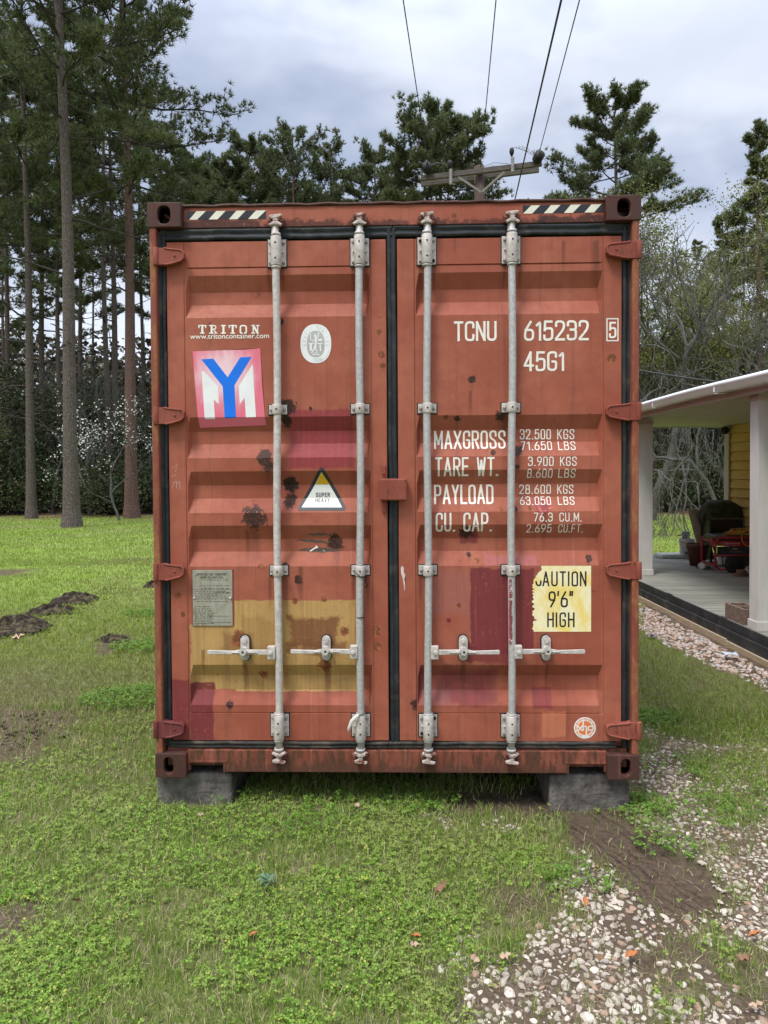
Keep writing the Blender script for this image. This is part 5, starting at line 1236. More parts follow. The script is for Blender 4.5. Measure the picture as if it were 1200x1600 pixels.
# extension cord heaped on the generator
M_cord = simple('orange_yellow_cord', (.50, .26, .03), .45, .4, var=.1)
o = tag(empty('extension_cord', hw(5.14, 10.36, DZ+.53), RZ), 'coiled orange yellow extension cord heaped on the generator', 'cord')
b = MB(); rr = random.Random(6)
for k in range(9):
    a0 = rr.uniform(0, 6); ra, rb = rr.uniform(.13, .24), rr.uniform(.08, .15); cx, cy = rr.uniform(-.04, .04), rr.uniform(-.03, .03)
    b.tube([(cx+ra*math.cos(a0+a), cy+rb*math.sin(a0+a), .012+.006*k+.02*math.sin(a*1.5+k)) for a in np.linspace(0, 6.0, 26)], .0065, 7)
b.tube([(.03+.155*math.cos(a), -.245-.012*math.cos(2*a), -.02+.135*math.sin(a)) for a in np.linspace(1.2, 7.2, 34)], .0065, 7)
b.tube([(-.20, -.05, .02), (-.27, -.1, .01), (-.32, -.08, -.005)], .0065, 7)
b.build('cord_coil', M_cord, o)
b = MB(); b.tube([(.05, -.23, .02), (.09, -.25, -.16), (.14, -.26, -.34), (.18, -.27, -.48)], .003, 6); b.tube([(.0, -.23, .0), (-.01, -.25, -.18), (.0, -.25, -.26)], .003, 6); b.build('thin_cable', simple('beige_cable', (.30, .24, .15), .5, .3), o)
b = MB(); b.tube([(-.008, -.262, -.27), (.006, -.262, -.23)], [.014, .012], 10); b.build('cord_plug', simple('plug_beige', (.4, .32, .2), .5, .4), o)
# cloth on tank
o = tag(empty('dark_cloth', hw(5.20, 10.5, DZ+.53), RZ), 'crumpled dark cloth lying behind the cord on the generator', 'cloth')
V, Tt = [], []; n = 18
for i in range(n):
    for j in range(n):
        x, y = (i/(n-1)-.5), (j/(n-1)-.5); rr2 = math.hypot(x, y)
        V.append((x*.34, y*.24, max(0.002, .10*(1-2.0*rr2))*(.6+.9*float(fbm(np.array(x*5+3), np.array(y*5), 1, 9)))+.002))
for i in range(n-1):
    for j in range(n-1): Tt.append((i*n+j, (i+1)*n+j, (i+1)*n+j+1, i*n+j+1))
np_mesh('cloth_sheet', V, Tt, simple('charcoal_cloth', (.035, .034, .034), .9, .1, var=.3), o, smooth=True, k=4)
# rag, wood offcuts, basket, torch, hollow block, litter
def heap(name, X, d, w, dp, h, mat, lab, cat, seed):
    V, Tt = [], []; n = 22
    for i in range(n):
        for j in range(n):
            x, y = (i/(n-1)*2-1), (j/(n-1)*2-1); r_ = math.hypot(x, y)/1.2
            V.append((x*w/2, y*dp/2, .003+h*max(0, 1-r_**2)**.6*(.55+.8*float(fbm(np.array(x*2+seed), np.array(y*2.), 1, seed)))))
    for i in range(n-1):
        for j in range(n-1): Tt.append((i*n+j, (i+1)*n+j, (i+1)*n+j+1, i*n+j+1))
    o = np_mesh(name, V, Tt, mat, smooth=True, k=4); o.location = hw(X, d, DZ); o.rotation_euler = (0, 0, RZ); return tag(o, lab, cat)
heap('rag', 4.72, 10.60, .22, .2, .11, simple('pale_rag', (.40, .37, .34), .9, .1, var=.2, scale=20), 'pale rag bundled on the deck beside the generator', 'rag', 3)
M_wood = simple('offcut_wood', (.21, .13, .085), .8, .2, var=.25, scale=14, stretch=(1, 6, 6))
for (X, d, z, w, h, lab) in ((4.90, 9.90, 0, .17, .038, 'lower wood offcut on the deck in front of the generator'), (4.91, 9.90, .0385, .085, .045, 'short wood offcut stacked on top of the longer one')):
    b = MB(); b.box((0, 0, h/2), (w, .10, h)); o = b.build('wood_offcut', M_wood, None, .003); o.location = hw(X, d, DZ+z); o.rotation_euler = (0, 0, .25); tag(o, lab, 'wood block', 'wood offcuts on the deck')
o = thing('basket', 5.04, 9.75, DZ, 'low grey basin with white rope around its rim', 'basin')
b = MB(); b.lathe([(.07, 0), (.115, .05), (.13, .10), (.122, .10), (.10, .04), (.06, .012)], n=28); b.build('bowl', simple('basin_taupe', (.20, .16, .14), .8, .2, scale=30), o)
b = MB()
for q in (0, 1, 2): b.tube([((.128+.008*math.sin(5*a+q*2))*math.cos(a), (.128+.008*math.sin(5*a+q*2))*math.sin(a), .10+.012*q+.01*math.sin(3*a+q)) for a in np.linspace(0, 6.0, 30)], .0055, 6)
b.build('rope', simple('white_rope', (.55, .52, .47), .8, .2), o)
o = thing('hand_torch', 4.84, 9.30, DZ, 'short black torch lying on the deck boards', 'torch', rz=.25)
b = MB(); b.tube([(-.09, 0, .018), (.05, 0, .018), (.058, 0, .02), (.09, 0, .02)], [.016, .016, .022, .022], 14); b.build('torch_body', M_dark, o)
o = thing('cinder_block', 3.385, 6.79, DZ, 'brown grey hollow concrete block at the deck edge behind the near column', 'concrete block')
b = MB(); wX, wY, hh = .195, .36, .15; t_ = .032
b.b2(0, t_, 0, wY, 0, hh); b.b2(wX-t_, wX, 0, wY, 0, hh)
for y in (0, wY/2-t_/2, wY-t_): b.b2(t_+.0005, wX-t_-.0005, y, y+t_, 0, hh-.001)
b.build('block_body', simple('brown_cinder', (.20, .145, .115), .95, .1, var=.3, scale=30, bs=.7), o, .004)
c = atZ(1141, 1030); b = MB(); vs = [[b.bm.verts.new((c.x-.06+.03*i+.004*j, c.y-.04+.03*j, .045+.012*((i*3+j*5) % 4)/3)) for j in range(4)] for i in range(5)]
for i in range(4):
    for j in range(3): b._f([vs[i][j], vs[i+1][j], vs[i+1][j+1], vs[i][j+1]])
tag(b.build('paper_litter', simple('blue_white_wrapper', (.55, .62, .72), .4, .4, var=.1, scale=20, dirt=(.16, .25, .5), dscale=30), None, recalc=False), 'crumpled blue and white wrapper on the pink gravel strip', 'litter')
c = atZ(1020, 998); b = MB(); vs = [[b.bm.verts.new((c.x-.05+.03*i+.004*j, c.y-.03+.03*j, .02+.03*((i*3+j*5) % 4)/3)) for j in range(3)] for i in range(4)]
for i in range(3):
    for j in range(2): b._f([vs[i][j], vs[i+1][j], vs[i+1][j+1], vs[i][j+1]])
tag(b.build('plastic_litter', simple('grey_violet_wrapper', (.22, .20, .30), .4, .4, var=.2, scale=20), None, recalc=False), 'small dull violet scrap of plastic in the grass beside the container', 'litter')

# ------------------------------------------------------------------ utility pole and wires
M_pole = simple('creosoted_pole', (.085, .060, .050), .9, .15, var=.3, scale=6, stretch=(8, 8, .6), bs=.4)
M_arm = simple('weathered_crossarm', (.12, .105, .09), .85, .15, var=.3, scale=5, stretch=(1, 12, 12), bs=.4, dirt=(.07, .06, .05), dscale=8)
M_ins = simple('insulator_black', (.02, .016, .015), .6, .3); M_insw = simple('porcelain_grey', (.42, .40, .40), .35, .5, var=.4, scale=25); M_hw = simple('line_hardware', (.14, .13, .125), .5, .4, .5)
YP_ = 14.6
def at_(u, v): return atY(u, v, YP_)
pt = at_(750, 268); pole_x = pt.x
PO = empty('utility_pole', (pole_x, YP_, 0)); tag(PO, 'wooden utility pole with double crossarm rising behind the container', 'utility pole')
L_ = lambda p: (p[0]-pole_x, p[1]-YP_, p[2])
b = MB(); b.tube([(0, 0, -.1), (0, 0, 4), (-.02, 0, pt.z+.12)], [.17, .155, .125], 20); b.build('pole_shaft', M_pole, PO)
a0, a1 = at_(658, 283.5), at_(844, 260.5); th = .125
ang_ = math.atan2(a1.z-a0.z, a1.x-a0.x)
for dy, dz in ((-.185, 0), (.185, -.0)):
    b = MB(); c = (a0+a1)/2; b.box(L_((c.x, c.y+dy, c.z+dz)), ((a1-a0).length, .09, th), Matrix.Rotation(-ang_, 3, 'Y')); b.build('crossarm', M_arm, PO, .006)
for (p, q) in (((715, 283), (750, 306)), ((786, 275), (751, 306))):
    p, q = at_(*p), at_(*q); b = MB(); d_ = (q-p); c = (p+q)/2; b.box(L_((c.x, c.y-.245, c.z)), (d_.length, .02, .055), Matrix.Rotation(-math.atan2(d_.z, d_.x), 3, 'Y')); b.build('arm_brace', simple('brace_wood', (.20, .18, .16), .8, .2), PO, .002)
for u, v, s in ((668, 274, -1), (836, 257, 1)):
    p = at_(u, v); b = MB(); Mx = Matrix.Rotation(R(80), 3, 'X')
    for k in range(3): b.lathe([(.03, 0), (.115, .01), (.125, .03), (.06, .045), (.03, .075)], L_((p.x+s*.015*k, p.y-.27-.075*k, p.z+.02*k)), 20, Mx)
    b.build('disc_insulator', M_ins, PO)
    b = MB(); b.tube([L_((p.x, p.y-.46, p.z+.05)), L_((p.x+s*.05, p.y-.52, p.z+.10)), L_((p.x+s*.03, p.y-.50, p.z+.16))], .02, 6); b.tube([L_((p.x-s*.05, p.y-.24, p.z+.03)), L_((p.x-s*.09, p.y-.3, p.z+.16))], .012, 6); b.build('line_clamp', M_hw, PO)
for u, v in ((703, 281), (798, 262)):
    p = at_(u, v); b = MB(); prof = []; 
    for k in range(9): prof += [(.030, k*.042), (.050, k*.042+.014), (.030, k*.042+.03)]
    b.lathe(prof, L_((p.x, p.y-.30, p.z-.23)), 16); b.build('fuse_cutout', M_insw, PO)
    b = MB(); b.lathe([(.02, -.05), (.055, .03), (.06, .09), (.04, .15), (.015, .16)], L_((p.x-.02, p.y-.30, p.z+.20)), 14); b.build('arrester', M_ins, PO)
p = at_(750, 272); b = MB()
for k in range(3): b.lathe([(.02, 0), (.075, .015), (.08, .04), (.02, .055)], L_((p.x, p.y-.03, p.z+.07+.05*k)), 14)
b.build('pin_insulator', M_ins, PO)
b = MB()
q0, q1 = at_(798, 244), at_(836, 256)
pts = []
for k in range(60):
    t = k/59; e = at_(798+38*t, 240+4*math.sin(t*3)+16*t*t-6*math.sin(math.pi*t)); a = k*.9; w = .05*math.sin(math.pi*t); pts.append(L_((e.x+w*math.cos(a), YP_-.32, e.z+w*math.sin(a))))
b.tube(pts, .006, 5); e0 = at_(703, 262)
b.tube([L_(at_(668, 262)), L_(at_(680, 254)), L_(at_(695, 256)), L_(at_(703, 264))], .006, 5); b.tube([L_(at_(752, 262)), L_(at_(772, 254)), L_(at_(795, 256))], .006, 5)
b.build('jumper_wire', M_hw, PO)
M_line = simple('aluminium_line', (.045, .04, .045), .5, .3)
def wire(name, lab, a, b_, rad, ext=0.0, sag=0.0, cat='power line', grp='overhead wires', mat=M_line):
    a, b_ = Vector(a), Vector(b_); e = a+(b_-a)*(1+ext); n = 24; pts = [a.lerp(e, k/n)-Vector((0, 0, sag*4*(k/n)*(1-k/n))) for k in range(n+1)]
    mb = MB(); o = pts[0].copy(); mb.tube([p_-o for p_ in pts], rad, 6); q = mb.build(name, mat, None); q.location = o; return tag(q, lab, cat, grp)
p0 = at_(668, 272); p0.y -= .5
wire('power_line', 'leftmost thin overhead wire running from the left end of the crossarm', p0, atY(630, 0, 6.9), .0095, 2.6)
p0 = at_(750, 262); p0.y -= .1
wire('power_line', 'thin overhead wire meeting the middle of the crossarm at the pole top', p0, atY(775, 0, 6.9), .0095, 2.6)
p0 = at_(837, 250); p0.y -= .55
wire('power_line', 'rightmost thin overhead wire running from the right end of the crossarm', p0, atY(905.5, 0, 6.9), .0095, 2.6)
q1 = atY(877, 0, 6.2); q0 = atY(805, 310, 15.5); e = q0+(q0-q1)*2.2
wire('power_line', 'thicker dark overhead wire passing in front of the crossarm', e, q1, .016, .5)
wire('service_cable', 'dark sagging service cable crossing the trees toward the house', (pole_x+.1, YP_-.1, 5.15), atY(1215, 571, 13.5), .022, .6, .55, 'cable', mat=simple('service_cable_black', (.05, .05, .052), .6, .3))

# ------------------------------------------------------------------ trees
def bark(name, c0, c1, scale=1.0, flake=0.0):
    m, nt, p, obj = new_mat(name, .9, .15)
    v = mapping(nt, obj, (9*scale, 9*scale, 3.0*scale)); vo = nt.nodes.new('ShaderNodeTexVoronoi'); vo.feature = 'DISTANCE_TO_EDGE'; vo.inputs['Scale'].default_value = 2.4; nt.links.new(v, vo.inputs['Vector'])
    e = E(nt, vo.outputs['Distance']).sm(.0, .16); n = noise(nt, v, 6, 5, .65)
    c = mixc(nt, n.sm(.3, .7), c0, c1); c = mixc(nt, e.inv()*.5, c, tuple(q*.5 for q in c0))
    if flake: c = mixc(nt, noise(nt, mapping(nt, obj, (30, 30, 14)), 1, 4, .7).sm(.60, .66)*flake, c, (.36, .34, .31))
    nt.links.new(c.s, p.inputs['Base Color']); bump(nt, p, e*.7+n*.3, .8, .03); return m
B_pine = bark('pine_bark', (.10, .078, .066), (.17, .14, .12), 1.0, .55); B_red = bark('reddish_pine_bark', (.13, .075, .06), (.19, .12, .10), 1.0, .15); B_grey = bark('grey_limb_bark', (.09, .083, .072), (.19, .18, .16), 2.0)
B_dark = bark('dark_limb_bark', (.05, .042, .036), (.10, .085, .075), 1.5)
N_pine = leafmat('pine_needles', (.062, .086, .036), (.175, .20, .085), (.20, .17, .07), .95, .3)
L_ever = leafmat('evergreen_leaf', (.022, .033, .015), (.07, .085, .036), (.11, .09, .04), .93, .2)
L_bud = leafmat('budding_leaf', (.13, .155, .05), (.25, .26, .09), (.22, .13, .06), .88, .35)
L_fresh = leafmat('fresh_spring_leaf', (.14, .24, .05), (.26, .38, .10), None, .9, .4)
L_petal = leafmat('white_petal', (.66, .66, .60), (.80, .80, .74), None, .9, .3)
L_wood = leafmat('woodland_leaf', (.03, .036, .02), (.085, .09, .045), (.15, .115, .085), .66, .1)

class TM:          # numeric mesh collector : tubes and leaf faces with material index
    def __init__(s): s.V = []; s.T = []; s.M = []; s.o = 0
    def tube(s, pts, rad, n=6, mi=0):
        pts = np.asarray(pts, float); m = len(pts); rad = np.asarray(rad, float)
        t = np.gradient(pts, axis=0); t /= np.linalg.norm(t, axis=1)[:, None]+1e-9
        up = np.tile(np.array([0, 0, 1.]), (m, 1)); up[np.abs(t[:, 2]) > .9] = (1, 0, 0)
        if np.abs(t[:, 2]).max() > .9: up[:] = (1, 0, 0)
        a = np.cross(t, up); a /= np.linalg.norm(a, axis=1)[:, None]+1e-9; b = np.cross(t, a)
        th = np.arange(n)*2*np.pi/n
        V = pts[:, None]+rad[:, None, None]*(a[:, None]*np.cos(th)[None, :, None]+b[:, None]*np.sin(th)[None, :, None])
        i = np.arange((m-1)*n); r = i//n; k = i % n; A = r*n+k; B = r*n+(k+1) % n
        T = np.concatenate([np.stack([A, B, B+n], 1), np.stack([A, B+n, A+n], 1)])
        s.V.append(V.reshape(-1, 3)); s.T.append(T+s.o); s.M.append(np.full(len(T), mi)); s.o += m*n
    def needles(s, C, D, per, L, W, mi=1):
        n = len(C)*per; C = np.repeat(np.asarray(C), per, 0); D = np.repeat(np.asarray(D), per, 0)
        d = D+rng.normal(0, .75, (n, 3)); d /= np.linalg.norm(d, axis=1)[:, None]+1e-9
        w = np.cross(d, rng.normal(0, 1, (n, 3))); w /= np.linalg.norm(w, axis=1)[:, None]+1e-9
        l = L*rng.uniform(.6, 1.15, n)[:, None]; w = w*W*.5
        V = np.stack([C-w, C+w, C+d*l], 1).reshape(-1, 3); T = np.arange(n*3).reshape(-1, 3)+s.o
        s.V.append(V); s.T.append(T); s.M.append(np.full(n, mi)); s.o += n*3
    def leaves(s, C, size, mi=1, flat=.5):
        C = np.asarray(C); n = len(C); a = rng.normal(0, 1, (n, 3)); a[:, 2] *= flat; a /= np.linalg.norm(a, axis=1)[:, None]
        b = np.cross(a, rng.normal(0, 1, (n, 3))); b /= np.linalg.norm(b, axis=1)[:, None]
        l = size*rng.uniform(.6, 1.3, n)[:, None]; b = b*l*.34; a = a*l*.5
        V = np.stack([C-a, C+b, C+a, C-b], 1).reshape(-1, 3); q = (np.arange(n)*4)[:, None]+s.o
        T = np.concatenate([q+np.array([0, 1, 2]), q+np.array([0, 2, 3])]); s.V.append(V); s.T.append(T); s.M.append(np.full(len(T), mi)); s.o += n*4
    def build(s, name, mats, parent=None):
        return np_mesh(name, np.concatenate(s.V), np.concatenate(s.T), mats, parent, np.concatenate(s.M))
def unit(v): v = np.asarray(v, float); return v/(np.linalg.norm(v)+1e-9)
def pine(seed, H, cs, Rr, r0, lean=0.0, barkm=None, dens=1.0, tuft=.24, trunk_dir=0.0, nl=34, prof=None, wd=.034, per=15):
    """cs: height of the lowest live limb"""
    global rng; rng = np.random.default_rng(seed); rnd = random.Random(seed)
    zs = np.linspace(-.1, H, 16); bx = lean*zs+.12*np.sin(zs*.35+seed)*(zs/H); by = .12*np.cos(zs*.3+seed)*(zs/H)
    P_ = np.stack([bx*math.cos(trunk_dir), by, zs], 1)
    rad = r0*(1-.80*(np.maximum(zs, 0)/H)**1.15); rad[0] *= 1.45; rad[1] *= 1.04
    t = TM(); fine = np.linspace(-.1, H, 40); Pf = np.stack([np.interp(fine, zs, P_[:, i]) for i in range(3)], 1); rf = np.interp(fine, zs, rad); rf[0] *= 1.1; rf[1] = rf[1]*.5+rf[2]*.5*1.02
    t.tube(Pf, rf, 14, 0)
    trunk = t
    c = TM(); tips = []; dirs = []
    prof = prof or (lambda q: (.55+.45*math.sin(min(1, q*1.9)*math.pi/2))*(1-q**2.2)**.5)
    for i in range(nl):
        q = (i+rnd.random()*.8)/nl; z = cs+(H-cs)*q**.9; az = i*2.4+rnd.uniform(-.5, .5)
        L = Rr*1.12*max(.14, prof(q))*rnd.uniform(.66, 1.1); el = -.08+.62*q**1.5+rnd.uniform(-.15, .22)
        base = np.array([np.interp(z, zs, P_[:, 0]), np.interp(z, zs, P_[:, 1]), z]); d = np.array([math.cos(az)*math.cos(el), math.sin(az)*math.cos(el), math.sin(el)])
        n = 7; pts = [base]; dd = d.copy()
        for k in range(n-1):
            dd = unit(dd+np.array([rnd.uniform(-.22, .22), rnd.uniform(-.22, .22), rnd.uniform(-.10, .22)])); pts.append(pts[-1]+dd*L/(n-1))
        pts = np.array(pts); rb = max(.014, r0*.24*(L/Rr)**.8)*np.linspace(1, .22, n); c.tube(pts, rb, 5, 0)
        ns = int(6+L*3.6*dens)
        for j in range(ns):
            f = .30+.70*(j+rnd.random())/ns; k = min(n-2, int(f*(n-1))); p = pts[k]+(pts[k+1]-pts[k])*(f*(n-1)-k)
            e = unit(dd*.6+d*.4+np.array([rnd.uniform(-1, 1), rnd.uniform(-1, 1), rnd.uniform(-.2, .9)])*1.0); l = L*rnd.uniform(.16, .34)*(1.15-f*.4)
            e2 = unit(e+np.array([0, 0, .45])); p2 = p+e*l*.5; p3 = p2+e2*l*.5
            c.tube([p, p2, p3], [.016, .011, .006], 3, 0)
            for m_ in range(int(4.4*dens+rnd.random()*2)):
                g = rnd.random(); pc = (p2+(p3-p2)*g*1.15)+np.array([rnd.gauss(0, .12), rnd.gauss(0, .12), rnd.gauss(.03, .08)])*min(1.3, .5+l)
                tips.append(pc); dirs.append(unit(e2+np.array([rnd.gauss(0, .4), rnd.gauss(0, .4), .45])))
            tips.append(p3); dirs.append(e2)
    for i in range(9):
        z = cs*rnd.uniform(.42, 1.0); az = rnd.uniform(0, 6.28); L = rnd.uniform(.6, 2.6)*(Rr/4); base = np.array([np.interp(z, zs, P_[:, 0]), np.interp(z, zs, P_[:, 1]), z]); pts = [base]; dd = unit([math.cos(az), math.sin(az), rnd.uniform(-.2, .5)])
        for k in range(5): dd = unit(dd+np.array([rnd.uniform(-.3, .3), rnd.uniform(-.3, .3), rnd.uniform(-.2, .25)])); pts.append(pts[-1]+dd*L/5)
        c.tube(pts, np.linspace(.045, .012, 6), 4, 0); c.tube([pts[2], pts[2]+unit(dd+np.array([.5, -.4, .3]))*L*.35], [.02, .008], 3, 0)
    c.needles(tips, dirs, per, tuft, wd)
    return trunk, c
def place_tree(pr, x, y, lab, name='pine_tree', cat='pine tree', group='tall pines around the clearing', rz=0.0, sc=1.0):
    r_ = empty(name, (x, y, 0), rz); r_.scale = (sc, sc, sc); tag(r_, lab, cat, group)
    for nm, me in pr:
        o = bpy.data.objects.new(nm, me); COL.objects.link(o); o.parent = r_
    return r_
def mk(tm, name, mats):
    o = tm.build(name, mats); me = o.data; bpy.data.objects.remove(o); return me
def pine_pair(*a, barkm=B_pine, **k):
    t, c = pine(*a, **k); return (('trunk', mk(t, 'trunk', [barkm])), ('crown', mk(c, 'crown', [B_dark, N_pine])))
def tx(u, d): p = CAM+ray(u, 735)*(d/F); return p.x, p.y
# the big foreground pines on the left
PA = pine_pair(11, 25, 12.0, 4.5, .225, lean=-.004, nl=50, dens=1.1, per=14)
PB = pine_pair(12, 22, 8.6, 3.6, .165, lean=.0, nl=42, dens=1.1, wd=.038, per=13)
PC = pine_pair(13, 23, 10.5, 3.7, .225, lean=.0, barkm=B_red, nl=44, dens=1.1, wd=.038, per=14)
PD = pine_pair(14, 24, 12.5, 3.0, .14, lean=-.01, nl=30, dens=1.0, wd=.042, per=13)
PE = pine_pair(15, 23, 11.0, 3.5, .18, lean=.004, nl=36, dens=1.05, wd=.045, per=13)
PF = pine_pair(16, 25.5, 13.5, 4.2, .24, lean=.002, nl=56, dens=1.2, per=14, wd=.05, tuft=.28)
PW = pine_pair(17, 20.3, 15.2, 3.0, .22, lean=.002, nl=42, dens=1.4, per=15, wd=.042, tuft=.27, prof=lambda q: (.72+.28*math.sin(q*3.0+.4))*(1-q**6)**.5)
x, y = tx(111, 22.6); place_tree(PA, x, y, 'thickest pale flaking pine trunk on the left lawn edge, nearest to the camera')
x, y = tx(48, 27); place_tree(PB, x, y, 'second large pine from the left, left of the thickest trunk', rz=1.0)
x, y = tx(205, 26.8); place_tree(PC, x, y, 'reddish pine just left of the container behind the white blossoms', rz=2.0)
x, y = tx(172, 33); place_tree(PD, x, y, 'slim pale pine between the thickest trunk and the reddish one', rz=.2)
LP = [(68, 38, PE, 'slim pine between the two left trunks'), (14, 36, PB, 'pine at the far left edge behind the lawn'), (-20, 30, PC, 'pine mostly cut off by the left edge of the photo'), (182, 36, PE, 'dark thin pine close behind the reddish trunk'),
      (96, 36, PD, 'dark pine trunk hiding just behind the thickest pine'), (128, 42, PE, 'leaning far pine right of the thickest pine'), (225, 44, PD, 'far thin pine at the left edge of the container'), (258, 44, PE, 'pine rising behind the top left container corner'), (305, 52, PF, 'low crowned pine behind the left hazard stripe'),
      (150, 58, PD, 'far pine crown filling between the left trunks'), (-60, 44, PF, 'far pine beyond the left photo edge'), (10, 54, PE, 'farthest pine low at the left photo edge')]
for i, (u, d, P_, lab) in enumerate(LP): x, y = tx(u, d); place_tree(P_, x, y, lab, rz=i*1.3+.4, sc=1.0-.03*(i % 3))
SK = [(345, 47, PF, .84, 'bushy pine crown behind the left half of the container, tallest of the low row'), (392, 48, PF, .90, 'rounded pine crown above the second locking rod'), (462, 46, PC, 1.0, 'pine crown in the middle of the row behind the container'), (520, 47, PE, .98, 'pine crown sloping down toward the gap of sky'), (588, 46, PF, .84, 'low pine crown left of the crossarm'), (430, 54, PF, .98, 'dark pine behind the row left of centre'), (500, 56, PC, 1.0, 'far dark pine behind the row near the centre'),
      (560, 52, PB, .93, 'low dark pine in the gap left of the pole'), (640, 50, PB, .85, 'low pine crown behind the left end of the crossarm'), (770, 52, PE, .75, 'small pine crown right of the utility pole'), (900, 50, PB, .95, 'pine crown low behind the right hazard stripe'), (330, 54, PF, .92, 'far pine behind the top left corner of the container')]
for i, (u, d, P_, s, lab) in enumerate(SK): x, y = tx(u, d); place_tree(P_, x, y, lab, rz=i*2.1, sc=s)
x, y = tx(690, 38); place_tree(PW, x, y, 'rounded open pine crown directly behind the utility pole', rz=.5, sc=.975)
PW2 = pine_pair(18, 21.9, 15.2, 3.7, .24, nl=40, dens=1.35, per=16, wd=.042, tuft=.27, prof=lambda q: (.88+.2*math.sin(q*7+.5))*(1-q**4)**.5)
x, y = tx(962, 36); place_tree(PW2, x, y, 'tallest broad pine crown above the right corner of the container', rz=1.2, sc=.89)
PR = pine_pair(19, 17.6, 11.0, 1.55, .17, nl=30, dens=1.4, per=16, wd=.04, barkm=B_red, prof=lambda q: (.7+.3*math.sin(q*8))*(1-q**2)**.5)
x, y = tx(1184, 34); place_tree(PR, x, y, 'narrow dark pine at the right edge of the photo')
for i, (u, d, P_, s, lab) in enumerate(((1128, 46, PR, 1.0, 'slim pine trunk among the budding trees on the right'), (1235, 40, PE, .9, 'pine just outside the right edge of the photo'), (1090, 56, PD, .8, 'far pine low behind the budding trees'), (1160, 54, PE, .82, 'far pine behind the narrow dark pine'), (1010, 56, PB, .8, 'far pine low right of the container corner'))):
    x, y = tx(u, d); place_tree(P_, x, y, lab, rz=i*1.7+2, sc=s)

# broadleaf trees : recursive limbs
def broad(seed, H, r0, spread=.55, depth=6, leaf=None, leafn=0, leafs=.08, droop=0.0, kids=(2, 3), first=.28, barkm=B_grey, ratio=.76, up=.18, tn=1.0, lmi=1, cluster=.25):
    global rng; rng = np.random.default_rng(seed); rnd = random.Random(seed); t = TM(); c = TM(); tips = []
    def grow(p, d, L, r, lev, tm):
        n = 5; pts = [p]; dd = np.array(d)
        for k in range(n):
            dd = unit(dd+np.array([rnd.gauss(0, .13), rnd.gauss(0, .13), rnd.gauss(0, .08)+(up if lev > 0 else .1)*.35-droop*lev*.10])); pts.append(pts[-1]+dd*L/n)
        tm.tube(pts, np.linspace(r, r*.62, n+1), 10 if lev == 0 else (6 if lev < 3 else 3), 0)
        if lev >= depth: tips.extend([pts[-1], pts[-2], pts[-3]]); return
        for k in range(rnd.randint(*kids)+(1 if lev == 0 else 0)):
            a = rnd.uniform(0, 6.28); s = spread*rnd.uniform(.7, 1.35); u = unit(np.cross(dd, [math.cos(a), math.sin(a), .3])); e = unit(dd*math.cos(s)+u*math.sin(s))
            st = pts[-1] if k < 2 else pts[rnd.randint(2, n-1)]
            grow(st, e, L*ratio*rnd.uniform(.8, 1.15), max(.005*tn, r*.60), lev+1, c)
    grow(np.array([0, 0, -.1]), (0, 0, 1), H*first, r0, 0, t)
    if leafn:
        tp = np.array(tips); k = rng.integers(0, len(tp), leafn); c.leaves(tp[k]+rng.normal(0, cluster, (leafn, 3)), leafs)
    return (('trunk', mk(t, 'trunk', [barkm])), ('crown', mk(c, 'crown', [barkm] if not leafn else [barkm, leaf])))
TA = broad(31, 12, .17, depth=6, leaf=L_bud, leafn=22000, leafs=.085, barkm=B_dark, kids=(2, 3))
TB = broad(32, 12, .16, depth=6, kids=(2, 3), tn=2.2, spread=.6)
TC = broad(33, 8, .085, depth=6, kids=(2, 3), droop=.62, spread=.7, first=.3, tn=1.25, up=.05)
TD = broad(34, 9, .12, depth=5, leaf=L_fresh, leafn=7000, leafs=.13)
TE = broad(35, 10, .14, depth=6, leaf=L_bud, leafn=11000, leafs=.075, tn=1.6)
TW = broad(36, 6.2, .05, depth=5, leaf=L_petal, leafn=750, leafs=.075, spread=.85, up=.05, kids=(2, 3), tn=1.2, cluster=.16, ratio=.72, first=.3)
G2 = 'broadleaf trees at the wood edge'
for i, (u, d, P_, s, nm, lab) in enumerate(((1018, 24, TB, 1.02, 'bare_tree', 'grey bare tree hard against the right side of the container'), (1062, 30, TA, 1.05, 'budding_tree', 'yellow green budding tree right of the container'), (1110, 33, TA, 1.15, 'budding_tree', 'olive budding tree centred above the porch roof'), (1150, 30, TE, 1.1, 'budding_tree', 'thinly leaved tree near the right photo edge'), (1040, 36, TE, 1.15, 'budding_tree', 'thin budding tree behind the bare grey one'),
    (1195, 28, TE, .9, 'budding_tree', 'budding tree cut by the right photo edge above the gutter'), (1128, 22.5, TC, 1.0, 'bare_tree', 'bare drooping tree seen through the porch'), (1004, 22, TC, 1.0, 'bare_tree', 'bare drooping tree left of the porch view'), (1150, 25, TC, 1.1, 'bare_tree', 'bare drooping tree behind the grill'), (828, 44, TD, 1.42, 'leafy_tree', 'fresh light green tree showing right of the crossarm'), (1160, 22, TB, .72, 'bare_tree', 'small bare tree behind the porch roof'),
    (140, 28.5, TB, .62, 'bare_tree', 'pale bare understory tree right behind the thickest pine'), (80, 30, TC, .9, 'bare_tree', 'bare twiggy tree between the two left pines'), (225, 30, TB, .58, 'bare_tree', 'bare twiggy tree touching the left edge of the container'), (15, 32, TE, .6, 'budding_tree', 'low greenish sapling at the left photo edge'), (120, 31, TC, .8, 'bare_tree', 'bare spreading tree behind the white blossoms'), (1100, 44, TA, 1.3, 'budding_tree', 'far budding tree behind the olive one'), (1010, 46, TA, 1.2, 'budding_tree', 'far budding tree beside the container top'))):
    x, y = tx(u, d); place_tree(P_, x, y, lab, nm, 'tree', G2, rz=i*1.9, sc=s)
